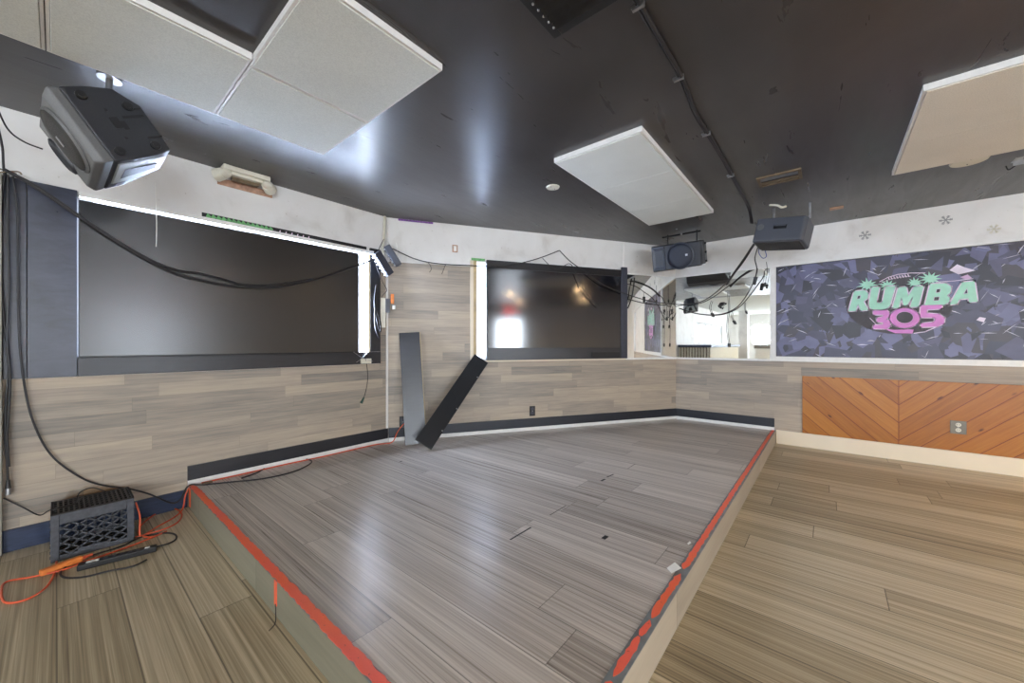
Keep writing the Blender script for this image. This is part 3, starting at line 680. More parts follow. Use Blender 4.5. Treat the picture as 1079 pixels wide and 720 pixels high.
# snowflake decals
def snowflake(s, z, r, label, mat='snow'):
    mb = MB()
    for k in range(6):
        a = math.pi/3*k; c, sn = math.cos(a), math.sin(a); w_ = r*0.09
        mb.prism([(-w_*sn, w_*c), (r*c-w_*sn, r*sn+w_*c), (r*c+w_*sn, r*sn-w_*c), (w_*sn, -w_*c)], 0, 0.0015, Matrix.Rotation(math.pi/2, 4, 'X'))
        for q in (0.55, 0.8):
            for sg in (-1, 1):
                b = a+sg*math.radians(50); x0, y0 = r*q*c, r*q*sn; x1, y1 = x0+r*0.28*math.cos(b), y0+r*0.28*math.sin(b); n = Vector((-(y1-y0), x1-x0)).normalized()*w_*0.8
                mb.prism([(x0+n.x, y0+n.y), (x1+n.x, y1+n.y), (x1-n.x, y1-n.y), (x0-n.x, y0-n.y)], 0, 0.0015, Matrix.Rotation(math.pi/2, 4, 'X'))
    return tag(mb.build('snowflake_decal', M[mat], None, wall_at('R', s, z)), label, 'decal')
snowflake(1.862, 2.259, 0.045, 'grey snowflake decal on the white band nearest the dark corner speaker')
snowflake(2.415, 2.30, 0.042, 'grey snowflake decal high on the white band, right of the first one')
snowflake(2.70, 2.16, 0.040, 'faded snowflake decal near the right end of the white band', 'plastic')

# ================================================================== CEILING
def panel(x0, x1, y0, y1, seams, label, mat, thick=0.025, drop=0.012, group=None, lip=True):
    c = Vector(((x0+x1)/2, (y0+y1)/2, H)); t = thing('ceiling_panel', label, 'ceiling panel', Matrix.Translation(c), group)
    mb = MB(); xs = [x0]+seams+[x1]
    e = 0.003
    for a, b in zip(xs[:-1], xs[1:]):
        mb.box(a+e/2-c.x, b-e/2-c.x, y0+e-c.y, y1-e-c.y, -drop-thick, -drop)
    mb.build('board', M[mat], t, bevel=0.002)
    if lip:
        mb = MB(); f = 0.010; z0, z1 = -drop-thick+0.004, -0.0005
        mb.box(x0-f-c.x, x1+f-c.x, y0-f-c.y, y0-c.y, z0, z1); mb.box(x0-f-c.x, x1+f-c.x, y1-c.y, y1+f-c.y, z0, z1)
        mb.box(x0-f-c.x, x0-c.x, y0-c.y, y1-c.y, z0, z1); mb.box(x1-c.x, x1+f-c.x, y0-c.y, y1-c.y, z0, z1); mb.build('edge_frame', M['white'], t)
    return t
g = 'square ceiling tiles of the left grid'
panel(0.572, 1.135, 1.385, 2.012, [], 'pale grey ceiling tile right of the dark opening', 'panel', 0.03, 0.004)
panel(0.572, 1.135, 2.036, 2.592, [], 'pale grey ceiling tile at the outer corner of the left grid, by the left wall', 'panel', 0.03, 0.004)
panel(-0.018, 0.548, 1.985, 2.592, [], 'large pale grey ceiling tile above and right of the big tilted speaker', 'panel', 0.03, 0.004)
panel(-0.60, -0.042, 1.985, 2.592, [], 'pale grey ceiling tile cut by the top left corner of the view', 'panel', 0.03, 0.004)
panel(2.235, 4.045, 0.862, 1.462, [2.86, 3.50], 'long pale ceiling panel of three boards over the middle of the stage', 'panel')
panel(2.79, 4.01, -1.60, -0.375, [3.435], 'warm white square ceiling panel over the right floor', 'panelwarm')
# big air vent
vt = thing('air_vent', 'large black louvred air vent at the top of the ceiling', 'vent', Matrix.Translation((1.045, 0.595, H)))
mb = MB(); a, b, f = 0.30, 0.293, 0.035
mb.box(-a, a, -b, -b+f, -0.014, 0); mb.box(-a, a, b-f, b, -0.014, 0); mb.box(-a, -a+f, -b+f, b-f, -0.014, 0); mb.box(a-f, a, -b+f, b-f, -0.014, 0)
mb.build('vent_frame', M['bezel'], vt, bevel=0.002)
MB().box(-a+f, a-f, -b+f, b-f, -0.002, 0).build('backing', M['black'], vt)
for i in range(13):
    x = -a+f+0.02+i*(2*a-2*f-0.04)/12
    MB().box(-0.016, 0.016, -b+f, b-f, -0.001, 0.001).build('louvre', M['darksteel'], vt, Matrix.Translation((x, 0, -0.012)) @ Matrix.Rotation(math.radians(40), 4, 'Y'))
mb = MB()
for i in range(5): mb.sphere((a-f*0.4-0.035*i-0.04, b-f*0.9, -0.016), 0.005)
mb.build('screw', M['steel'], vt)
vs = thing('air_vent', 'small brown slotted vent on the ceiling before the right corner speaker', 'vent', Matrix.Translation((3.61, 0.295, H)))
mb = MB(); mb.box(-0.105, -0.085, -0.14, 0.14, -0.012, 0); mb.box(0.085, 0.105, -0.14, 0.14, -0.012, 0); mb.box(-0.085, 0.085, -0.14, -0.12, -0.012, 0); mb.box(-0.085, 0.085, 0.12, 0.14, -0.012, 0)
mb.build('vent_frame', M['brown'], vs); MB().box(-0.085, 0.085, -0.12, 0.12, -0.002, 0).build('backing', M['black'], vs)
MB().box(-0.075, -0.02, -0.118, 0.118, -0.010, -0.004).build('louvre', M['steel'], vs); MB().box(0.02, 0.06, -0.118, 0.118, -0.010, -0.004).build('louvre', M['brown'], vs)
def disc(x, y, r, label, mat='plastic'):
    t = thing('ceiling_cover', label, 'cover plate', Matrix.Translation((x, y, H)))
    mb = MB(); mb.cyl((0, 0, 0), (0, 0, -0.008), r, r*0.94, 32); mb.build('disc', M[mat], t)
    mb = MB(); mb.cyl((r*0.5, 0, -0.008), (r*0.5, 0, -0.011), 0.004, seg=8); mb.cyl((-r*0.5, 0, -0.008), (-r*0.5, 0, -0.011), 0.004, seg=8); mb.build('screw', M['greyplate'], t)
disc(2.625, 1.749, 0.055, 'small round white cover plate on the ceiling left of the long panel')
disc(4.14, -0.765, 0.095, 'round cream cover plate on the ceiling at the square panel')
# ceiling cable in clips
t = thing('ceiling_conduit', 'black cable bundle clipped along the ceiling to the corner speaker', 'cable', Matrix.Translation((1.3, 0.55, H)))
pts = [(0.9, 0.552), (1.41, 0.548), (1.7, 0.546), (1.9, 0.543), (2.1, 0.555), (2.31, 0.57), (2.7, 0.563), (3.04, 0.562), (3.6, 0.568), (4.2, 0.574)]
for dy, r, dz in ((0, 0.009, 0.010), (0.014, 0.005, 0.006)):
    mb = MB(); mb.tube(catmull([(x-1.3, y-0.55+dy, -dz) for x, y in pts]+[(4.42-1.3, 0.03+dy, -0.10)], 6), r); mb.build('cable', M['cable'], t, smooth=True)
for x, y in ((1.93, 0.55), (2.55, 0.568), (3.3, 0.566), (1.42, 0.55)):
    mb = MB(); mb.box(-0.006, 0.006, -0.016, 0.030, -0.022, 0); mb.cyl((0, 0.03, 0), (0, 0.03, -0.01), 0.006, seg=8); mb.build('clip', M['steel'], t, Matrix.Translation((x-1.3, y-0.55, 0)))
# scraps on the ceiling
p = PZ(882, 219, H); tag(MB().box(-0.035, 0.035, -0.05, 0.05, -0.01, 0).build('patch_plate', M['rust'], None, Matrix.Translation(p)), 'small stained plate on the ceiling right of the corner speaker', 'plate')
t = thing('ceiling_bracket', 'small steel bracket on the ceiling at the right edge', 'bracket', Matrix.Translation(PZ(1073, 168, H)))
mb = MB(); mb.box(-0.05, 0.05, -0.02, 0.02, -0.004, 0); mb.box(-0.004, 0.004, -0.03, 0.02, -0.04, -0.004); mb.build('bracket_plate', M['steel'], t); MB().tube(catmull([(0.0, 0.0, -0.03), (0.04, 0.03, -0.05), (0.01, 0.05, -0.03)]), 0.004).build('hook', M['darksteel'], t)

# ================================================================== WALL LIGHT FIXTURE (twin head)
fx = thing('emergency_light', 'cream twin-headed emergency light under the ceiling of the left wall', 'emergency light', Matrix.Translation((0.915, 3.38, H)))
mb = MB(); mb.box(-0.15, 0.15, -0.055, 0.035, -0.038, -0.001, bev=0.006); mb.build('housing', M['plastic'], fx)
MB().box(-0.10, 0.10, -0.04, 0.03, -0.062, -0.038).build('cover', M['plastic'], fx, bevel=0.004)
MB().box(-0.085, 0.085, 0.0, 0.04, -0.082, -0.062).build('recess', M['brown'], fx)
for sx in (-1, 1):
    mb = MB(); mb.cyl((sx*0.135, -0.02, -0.06), (sx*0.175, 0.03, -0.075), 0.040, 0.046, 24); mb.sphere((sx*0.135, -0.02, -0.06), 0.040, 1, 1, 0.8, 20); mb.build('lamp_head', M['plastic'], fx, smooth=False, bevel=0.003)
o = MB().box(0, 0.36, -0.006, 0, 0, 0.05).build('wall_bracket', M['rust'], None, wall_at('L', 0.76, 2.325)); tag(o, 'stained mounting strip on the wall below the emergency light', 'plate')

# ================================================================== SPEAKERS
def mat4(R, o, c):     # rotation rows and corner origin, moved to the box centre
    Rm = Matrix(R).to_4x4(); return Matrix.Translation(Vector(o)) @ Rm @ Matrix.Translation(Vector(c))
# big tilted speaker, left: local x along the baffle, y (negative) across it, z (negative) to the back
L_, W_, D_ = 0.33, 0.344, 0.306
R1 = [[0.5215, 0.0429, -0.8522], [-0.0981, -0.9891, -0.1098], [-0.8476, 0.1408, -0.5116]]
cen = Vector((L_/2, -W_/2, -D_/2)); SP1 = mat4(R1, (-0.046, 2.584, 2.244), cen)
sp = thing('loudspeaker', 'big dark tilted loudspeaker with oval grille hung at the top left', 'loudspeaker', SP1)
def q(x, y, z): return Vector((x*L_, -y*W_, -z*D_))-cen
mb = MB()
def loft(mb, rings):
    vr = [[mb.bm.verts.new(p) for p in r] for r in rings]; fs = [mb.bm.faces.new(vr[0]), mb.bm.faces.new(vr[-1][::-1])]
    for a, b in zip(vr[:-1], vr[1:]):
        n = len(a)
        for i in range(n): fs.append(mb.bm.faces.new((a[i], a[(i+1) % n], b[(i+1) % n], b[i])))
    bmesh.ops.recalc_face_normals(mb.bm, faces=fs)
loft(mb, [[q(0, 0, .18), q(1, 0, .18), q(1, 1, .18), q(0, 1, .18)],
          [q(0.0, 0, .45), q(1, 0, .45), q(1, .95, .45), q(0.0, .95, .45)],
          [q(0.04, 0, .78), q(.98, 0, .78), q(.98, .72, .78), q(0.04, .72, .78)],
          [q(.30, 0.0, 1.0), q(.94, 0.0, 1.0), q(.94, .5, 1.0), q(.30, .5, 1.0)]])
mb.build('cabinet', M['speaker'], sp, bevel=0.010, seg=3)
mb = MB(); loft(mb, [[q(0.01, 0.0, .185), q(.99, 0.0, .185), q(.99, .99, .185), q(.01, .99, .185)], [q(0, -0.005, .06), q(1, -.005, .06), q(1, 1, .06), q(0, 1, .06)], [q(.06, .10, -.02), q(.94, .08, -.02), q(.94, .92, -.02), q(.06, .92, -.02)]])
mb.build('baffle', M['speakergrey'], sp, bevel=0.006, seg=3)
mb = MB(); c_ = q(.5, .42, -.02); n = 36; rr = [[c_+Vector((math.cos(2*math.pi*k/n)*L_*0.43*s_, math.sin(2*math.pi*k/n)*W_*0.33*s_, h)) for k in range(n)] for s_, h in ((1.0, -0.02), (1.0, 0.004), (0.93, 0.012), (0.9, 0.006))]
loft(mb, rr); gr = mb.build('grille_ring', M['speakergrey'], sp, smooth=False)
mb = MB(); rr = [[c_+Vector((math.cos(2*math.pi*k/n)*L_*0.39*s_, math.sin(2*math.pi*k/n)*W_*0.295*s_, h)) for k in range(n)] for s_, h in ((1.0, 0.0), (1.0, 0.009), (0.7, 0.017), (0.35, 0.020), (0.1, 0.021))]
loft(mb, rr); g_ = mb.build('grille', M['grille'], sp, smooth=True)
MB().box(-0.022, 0.022, -0.006, 0.006, 0.021, 0.024).build('badge', M['steel'], g_, Matrix.Translation(c_))
mb = MB(); rr = [[q(.5, .90, 0)+Vector((math.cos(2*math.pi*k/n)*L_*0.26*s_, math.sin(2*math.pi*k/n)*W_*0.10*s_, h)) for k in range(n)] for s_, h in ((1.0, -0.03), (1.0, 0.012), (0.8, 0.02), (0.5, 0.004))]
loft(mb, rr); mb.build('horn', M['speaker'], sp, smooth=True)
for (x, z) in ((.13, .36), (.30, .82), (.88, .33), (.86, .82)):
    mb = MB(); p = q(x, 0, z); mb.cyl(p, p+Vector((0, 0.008, 0)), 0.021, 0.019, 20); mb.cyl(p+Vector((0, 0.008, 0)), p+Vector((0, 0.010, 0)), 0.010, 0.010, 14); mb.build('rubber_foot', M['black'], sp)
mb = MB()
for (x, z) in ((.33, .52), (.72, .52)): p = q(x, 0, z); mb.cyl(p, p+Vector((0, 0.002, 0)), 0.007, seg=12)
p = q(.52, 0, .55); mb.box(p.x-0.03, p.x+0.02, p.y, p.y+0.002, p.z-0.012, p.z+0.02); mb.box(p.x-0.010, p.x+0.03, p.y, p.y+0.002, p.z-0.03, p.z-0.01)
mb.build('bolt_hole', M['black'], sp)
mb = MB(); a = q(.42, 0, .72); b = q(.36, 0, 1.0)
mb.box(-0.006, 0.006, 0, 0.003, -0.085, 0, X=Matrix.Translation(q(.44, 0, .66))); mb.box(-0.004, 0.004, 0, 0.003, -0.05, 0, X=Matrix.Translation(q(.34, 0, .80))); mb.box(-0.004, 0.004, 0, 0.003, -0.06, 0, X=Matrix.Translation(q(.74, 0, .80))); mb.build('side_rib', M['black'], sp)
# end face with carrying handle
mb = MB(); loft(mb, [[q(1.0, .10, .24), q(1.0, .80, .24), q(1.0, .70, .60), q(.985, .55, .92), q(.985, .08, .92)], [q(1.012, .12, .26), q(1.012, .78, .26), q(1.012, .68, .60), q(.995, .53, .90), q(.995, .10, .90)]]); mb.build('end_panel', M['silver'], sp)  # window reflection put into the panel colour
mb = MB(); loft(mb, [[q(1.005, .30, .36), q(1.005, .62, .34), q(1.005, .56, .44), q(1.0, .42, .80), q(1.0, .26, .80)], [q(1.016, .30, .36), q(1.016, .62, .34), q(1.016, .56, .44), q(1.008, .42, .80), q(1.008, .26, .80)]]); mb.build('carrying_handle', M['black'], sp)
mb = MB(); top = SP1.inverted() @ Vector((0.165, 2.69, H)); ph = SP1.inverted() @ Vector((0.16, 2.69, 2.33))
mb.cyl(top, ph, 0.012); mb.cyl(top, top+(ph-top)*0.1, 0.045); mb.sphere(ph, 0.022); mb.build('ceiling_mount', M['steel'], sp)

# speaker facing the room in front of the corner
L_, W_, D_ = 0.547, 0.305, 0.304
R2 = [[-0.0559, -0.2432, -0.9684], [-0.9984, 0.0027, 0.057], [-0.0113, 0.97, -0.2429]]
cen = Vector((L_/2, -W_/2, -D_/2)); SP2 = mat4(R2, (4.477, 1.611, 2.286), cen)
sp = thing('loudspeaker', 'dark loudspeaker with round woofer and horn facing out above the corner mirrors', 'loudspeaker', SP2)
# back is flipped where the fitted depth points away from the wall
mb = MB(); loft(mb, [[q(0, 0, .10), q(1, .06, .10), q(1, .94, .10), q(0, 1, .10)], [q(0.0, 0, .45), q(1, .06, .45), q(1, .94, .45), q(0.0, 1, .45)], [q(.04, .16, 1.0), q(.95, .16, 1.0), q(.95, .84, 1.0), q(.04, .84, 1.0)]])
mb.build('cabinet', M['speaker'], sp, bevel=0.012, seg=3)
mb = MB(); loft(mb, [[q(0, 0, .11), q(1, .05, .11), q(1, .95, .11), q(0, 1, .11)], [q(0.015, 0.02, 0), q(.985, .08, 0), q(.985, .92, 0), q(.015, .98, 0)]]); mb.build('baffle', M['speaker'], sp, bevel=0.008)
n = 40; c_ = q(.60, .5, 0)
def circ(c, r, h, n=40, ry=None): return [c+Vector((math.cos(2*math.pi*k/n)*r, math.sin(2*math.pi*k/n)*(ry or r), h)) for k in range(n)]
mb = MB(); loft(mb, [circ(c_, .148, -0.01), circ(c_, .150, 0.010), circ(c_, .140, 0.016), circ(c_, .136, 0.008)]); mb.build('woofer_ring', M['horngrey'], sp)
mb = MB(); loft(mb, [circ(c_, .137, 0.006), circ(c_, .135, 0.014), circ(c_, .10, 0.024), circ(c_, .05, 0.029), circ(c_, .01, 0.030)]); g_ = mb.build('grille', M['bluegrille'], sp, smooth=True)
MB().box(0.065, 0.088, -0.008, 0.014, 0.018, 0.030).build('badge', M['steel'], g_, Matrix.Translation(c_))
def rq(c, a, b, h): return [c+Vector((-a, -b, h)), c+Vector((a, -b, h)), c+Vector((a, b, h)), c+Vector((-a, b, h))]
c2 = q(.16, .5, 0); mb = MB()
oa = rq(c2, .070, .132, 0.012); ob = rq(c2, .062, .122, 0.012); oc = rq(c2+Vector((0.012, 0, 0)), .020, .034, -0.02)
vr = [[mb.bm.verts.new(p) for p in r] for r in (rq(c2, .070, .132, 0.0), oa, ob, oc)]
for a_, b_ in zip(vr[:-1], vr[1:]):
    for i in range(4): mb.bm.faces.new((a_[i], a_[(i+1) % 4], b_[(i+1) % 4], b_[i]))
mb.bm.faces.new(vr[-1]); mb.build('horn', M['horngrey'], sp)
MB().sphere(c2+Vector((0.012, 0, -0.012)), 0.009).build('horn_driver', M['steel'], sp)
mb = MB(); 
for yy in (.18, .5, .82): p = q(1.0, yy, .5); mb.cyl(p, p+Vector((0.014, 0, 0)), 0.012, seg=14)
mb.build('rubber_foot', M['black'], sp)
mb = MB(); i2 = SP2.inverted()
for px_, y_ in ((4.66, 1.47), (4.66, 1.15)):
    mb.cyl(i2 @ Vector((px_, y_, H)), i2 @ Vector((px_, y_, 2.31)), 0.007, seg=10)
mb.cyl(i2 @ Vector((4.62, 1.52, H-0.03)), i2 @ Vector((4.62, 1.10, H-0.03)), 0.010, seg=8); mb.build('hanging_bracket', M['black'], sp)
mb = MB(); mb.sphere(i2 @ Vector((4.60, 1.30, H-0.035)), 0.012); mb.sphere(i2 @ Vector((4.45, 1.31, H-0.01)), 0.010); mb.build('bolt', M['steel'], sp)

# right speaker seen from its side
L_, W_, D_ = 0.413, 0.234, 0.299
R3 = [[-0.1842, 0.1415, -0.9726], [-0.97, -0.1858, 0.1567], [-0.1586, 0.9723, 0.1715]]
cen = Vector((L_/2, -W_/2, -D_/2)); SP3 = mat4(R3, (4.356, 0.536, 2.363), cen)
sp = thing('loudspeaker', 'dark rounded box loudspeaker under the ceiling with its handle side showing', 'loudspeaker', SP3)
mb = MB(); loft(mb, [[q(.03, .02, .0), q(.96, .02, .0), q(.96, .98, .0), q(.03, .98, .0)], [q(0.0, 0, .12), q(1, .02, .12), q(1, 1.0, .12), q(0.0, 1, .12)], [q(.0, .04, .80), q(1.0, .04, .80), q(1.0, 1.0, .80), q(.0, 1.0, .80)], [q(.05, .08, 1.0), q(.95, .08, 1.0), q(.95, .95, 1.0), q(.05, .95, 1.0)]])
mb.build('cabinet', M['speakermid'], sp, bevel=0.016, seg=4)
c_ = q(.52, .42, 0); mb = MB(); mb.merge(MB().box(-0.052, 0.052, -0.020, 0.020, -0.004, 0.003, bev=0.003).bm, Matrix.Translation(c_)); hd = mb.build('carrying_handle', M['black'], sp)
MB().box(-0.046, 0.046, 0.004, 0.015, 0.003, 0.010, bev=0.002).build('grip', M['speakermid'], hd, Matrix.Translation(c_))
c_ = q(.13, .40, 0); mb = MB(); mb.cyl(c_, c_+Vector((0, 0, 0.004)), 0.030, seg=24); mb.build('pole_socket', M['speakergrey'], sp); 
mb = MB(); loft(mb, [[q(.05, 1.0, .12), q(.93, 1.0, .12), q(.93, 1.0, .86), q(.05, 1.0, .86)], [q(.06, 1.025, .14), q(.92, 1.025, .14), q(.92, 1.025, .84), q(.06, 1.025, .84)]]); mb.build('grille', M['grille'], sp)
i3 = SP3.inverted(); mb = MB()
mb.cyl(i3 @ Vector((4.43, 0.13, H)), i3 @ Vector((4.43, 0.13, 2.30)), 0.010, seg=10); mb.cyl(i3 @ Vector((4.40, 0.40, H)), i3 @ Vector((4.40, 0.40, 2.33)), 0.010, seg=10)
mb.build('hanging_bracket', M['steel'], sp)
mb = MB(); mb.tube(catmull([i3 @ Vector(p) for p in ((4.25, 0.42, H-0.005), (4.22, 0.36, H-0.03), (4.24, 0.33, H-0.05), (4.27, 0.30, H-0.04))]), 0.010); mb.build('hook', M['plastic'], sp, smooth=True)

# ================================================================== LEANING PLANKS
a = PZ(427.5, 469.5, ST); b = PZ(450, 468, ST); ta = WX('M', 422.5, 351, 0.045); tb = WX('M', 441, 350, 0.045)
cb = (a+b)/2; lv = ((ta+tb)/2-cb); Ln = lv.length; lv.normalize(); wv = (b-a).normalized(); wv = (wv-lv*wv.dot(lv)).normalized(); nv = wv.cross(lv)
X = Matrix((wv, nv, lv)).transposed().to_4x4(); X.translation = cb
pk = thing('leaning_plank', 'black plank standing nearly upright against the middle wall', 'plank', X)
Wb = (b-a).length
MB().box(-Wb/2, Wb/2, -0.022, 0, 0.004, Ln).build('plank_board', M['blackpaint'], pk, bevel=0.002)
MB().box(Wb/2, Wb/2+0.004, -0.022, 0, 0.004, Ln).build('plank_edge', M['rawwood'], pk)
C0 = PZ(455, 474, ST+0.012); T0 = WX('M', 514.5, 383, 0.06)
lv = T0-C0; Ln = lv.length; lv.normalize(); vd = (C0+lv*0.5-Vector((0, 0, HC))).normalized(); wv = lv.cross(vd).normalized()
if wv.z < 0: wv = -wv
wv = (wv-lv*wv.dot(lv)).normalized(); nv = lv.cross(wv).normalized()
X = Matrix((wv, nv, lv)).transposed().to_4x4()
if X.to_3x3().determinant() < 0: nv = -nv; X = Matrix((wv, nv, lv)).transposed().to_4x4()
X.translation = C0
pk = thing('leaning_plank', 'black plank leaning diagonally with its top under the window corner', 'plank', X)
MB().box(0, 0.175, -0.014, 0.014, 0, Ln).build('plank_board', M['black'], pk, bevel=0.002)
mb = MB()
for f in (0.18, 0.42, 0.80): mb.cyl((0.012, -0.0145, Ln*f), (0.012, -0.018, Ln*f), 0.007, seg=8); mb.cyl((0.012, 0.0145, Ln*f), (0.012, 0.018, Ln*f), 0.007, seg=8)
mb.build('screw', M['steel'], pk)

# ================================================================== MILK CRATE
cr = thing('milk_crate', 'grey-black plastic milk crate lying on the floor by the left wall', 'crate', Matrix.Translation((0.134, 3.10, 0)))
w2, cd, ch = 0.155, 0.28, 0.245
def lattice(mb, x0, x1, z0, z1, step, wd, t0, t1, plane):   # diagonal bars in a rectangle, plane 'y' -> xz at depth t0..t1
    import itertools
    def bar(p, q_):
        d = Vector(q_)-Vector(p)
        if d.length < 0.012: return
        n = Vector((-d.y, d.x)).normalized()*wd/2; pp = [Vector(p)+n, Vector(q_)+n, Vector(q_)-n, Vector(p)-n]
        poly = [(v.x, v.y) for v in pp]
        if plane == 'y': mb.prism(poly, 0, t1-t0, Matrix.Translation((0, t1, 0)) @ Matrix.Rotation(math.pi/2, 4, 'X'))
        else: mb.prism(poly, 0, t1-t0, Matrix.Translation((t0, 0, 0)) @ Matrix(((0, 0, 1, 0), (1, 0, 0, 0), (0, 1, 0, 0), (0, 0, 0, 1))))
    for sg in (1, -1):
        k = -(z1-z0)*1.6
        while k < (x1-x0)+(z1-z0)*1.6:
            # line: x = x0+k + sg*1.55*(z-z0)
            ps = []
            za, zb = z0, z1; m = 1.5*sg
            xa, xb = x0+k, x0+k+m*(z1-z0)
            # clip
            lo, hi = 0.0, 1.0; dx = xb-xa
            if abs(dx) > 1e-9:
                t_a, t_b = (x0-xa)/dx, (x1-xa)/dx
                lo = max(lo, min(t_a, t_b)); hi = min(hi, max(t_a, t_b))
            if hi > lo: bar((xa+dx*lo, za+(zb-za)*lo), (xa+dx*hi, za+(zb-za)*hi))
            k += step
mb = MB(); f = 0.030
mb.box(-w2, -w2+f, 0, 0.012, 0, ch); mb.box(w2-f, w2, 0, 0.012, 0, ch); mb.box(-w2+f, w2-f, 0, 0.012, ch-0.055, ch); mb.box(-w2+f, w2-f, 0, 0.012, 0, 0.028)
fr = mb.build('front_frame', M['crate'], cr, bevel=0.003)
mb = MB(); lattice(mb, -w2+f, w2-f, 0.028, ch-0.055, 0.060, 0.007, 0.002, 0.010, 'y')
mb.box(-0.06, 0.06, 0.001, 0.011, 0.028, 0.040); mb.build('lattice', M['crate'], cr)
for sg in (-1, 1):
    mb = MB(); x0, x1 = (-w2, -w2+0.008) if sg < 0 else (w2-0.008, w2)
    mb.box(x0, x1, 0.012, 0.03, 0, ch); mb.box(x0, x1, cd-0.03, cd, 0, ch); mb.box(x0, x1, 0.03, cd-0.03, ch-0.05, ch); mb.box(x0, x1, 0.03, cd-0.03, 0, 0.03)
    for k in range(9): mb.box(x0, x1, 0.03, cd-0.03, 0.036+k*0.019, 0.042+k*0.019)
    for k in range(4): mb.box(x0, x1, 0.07+k*0.045, 0.078+k*0.045, 0.03, ch-0.05)
    for k in range(8): mb.box(x0-0.003 if sg < 0 else x1, x0 if sg < 0 else x1+0.003, 0.002, 0.03, 0.02+k*0.027, 0.026+k*0.027)
    mb.build('side_wall', M['crate'], cr)
mb = MB(); mb.box(-w2, w2, cd-0.008, cd, 0, 0.03); mb.box(-w2, w2, cd-0.008, cd, ch-0.03, ch)
for k in range(8): mb.box(-w2+0.015+k*0.037, -w2+0.025+k*0.037, cd-0.008, cd, 0.03, ch-0.03)
mb.build('back_wall', M['crate'], cr)
mb = MB(); z0, z1 = ch-0.010, ch
mb.box(-w2, w2, 0.012, 0.03, z0, z1); mb.box(-w2, w2, cd-0.02, cd, z0, z1)
for k in range(17): x = -w2+0.004+k*0.0188; mb.box(x, x+0.007, 0.03, cd-0.02, z0, z1)
for k in range(5): mb.box(-w2, w2, 0.065+k*0.042, 0.073+k*0.042, z0, z1)
mb.build('top_grid', M['black'], cr)
mb = MB()
for k in range(7): x = -w2+0.01+k*0.045; mb.box(x, x+0.012, 0.012, cd-0.01, 0.0, 0.008)
for k in range(6): y = 0.03+k*0.042; mb.box(-w2+0.01, w2-0.01, y, y+0.012, 0.0, 0.008)
mb.build('bottom_grid', M['black'], cr)

# ================================================================== FLOOR CORDS BY THE CRATE
def FZ(px, py, z=0.0, r=0.005): v = PZ(px, py, z+r); return v
Z5 = 0.005
orange = [(143, 566, 0), (170, 559, 0), (187, 551, 0), (192, 542, 0), (183, 536, 0), (166, 541, 0), (150, 553, 0), (147, 563, 0), (160, 566, 0), (176, 560, 0), (150, 571, 0), (120, 582, 0), (90, 592, 0), (66, 601, 0), (35, 608, 0), (8, 613, 0), (2, 622, 0), (6, 635, 0), (28, 632, 0), (48, 620, 0), (58, 604, 0), (60, 592, 0)]
cable('extension_cord', 'orange extension cord looped on the floor around the milk crate', [PZ(x, y, 0.005+(0.004 if i % 3 == 1 else 0)) for i, (x, y, z) in enumerate(orange)], 0.0045, 'orangecable', 'cord')
cr_top = [(0.30, 3.16, 0.20), (0.315, 3.13, 0.12), (0.312, 3.10, 0.03), (0.33, 3.12, 0.008), (0.40, 3.20, 0.006), (0.50, 3.30, 0.006), (0.55, 3.38, 0.02), (0.57, 3.41, 0.10), (0.60, 3.42, ST+0.01)]
cable('extension_cord', 'orange cord running from the crate side up onto the stage corner', cr_top, 0.0045, 'orangecable', 'cord')
pg = thing('orange_plug', 'fat orange plug lying at the lower left corner of the crate', 'plug', Matrix.Translation(PZ(66, 596, 0.016)) @ Matrix.Rotation(math.radians(18), 4, 'Z'))
mb = MB(); mb.box(-0.075, 0.07, -0.016, 0.016, -0.014, 0.014, bev=0.006); mb.build('plug_body', M['orangeplug'], pg); mb = MB(); mb.cyl((0.07, 0, 0), (0.11, 0, 0), 0.010, 0.006, 12); mb.build('strain_relief', M['orangecable'], pg)
a = PZ(82, 598, 0.016); b = PZ(166, 577, 0.016); d = b-a
ps = thing('power_strip', 'long black power strip lying on the floor before the milk crate', 'power strip', Matrix.Translation(a) @ Matrix.Rotation(math.atan2(d.y, d.x), 4, 'Z'))
MB().box(0, d.length, -0.022, 0.022, -0.016, 0.014, bev=0.006).build('strip_body', M['black'], ps)
mb = MB(); mb.box(0.03, 0.075, -0.012, 0.008, 0.014, 0.0155); mb.box(0.245, 0.265, -0.010, 0.006, 0.014, 0.0155); mb.build('sticker', M['paper'], ps)
mb = MB()
for k in range(5): mb.box(0.09+k*0.03, 0.105+k*0.03, -0.010, 0.010, 0.014, 0.0152)
mb.build('socket', M['bezelgrey'], ps)
cable('black_cable', 'black cord looping from the power strip end round the crate', [PZ(x, y, 0.006) for x, y in [(166, 576), (178, 573), (186, 568), (184, 563), (172, 562), (150, 566), (128, 576), (105, 583), (84, 590), (72, 596), (64, 604), (70, 609), (90, 608), (115, 602), (140, 597), (155, 590)]], 0.0045, 'cable', 'cord')
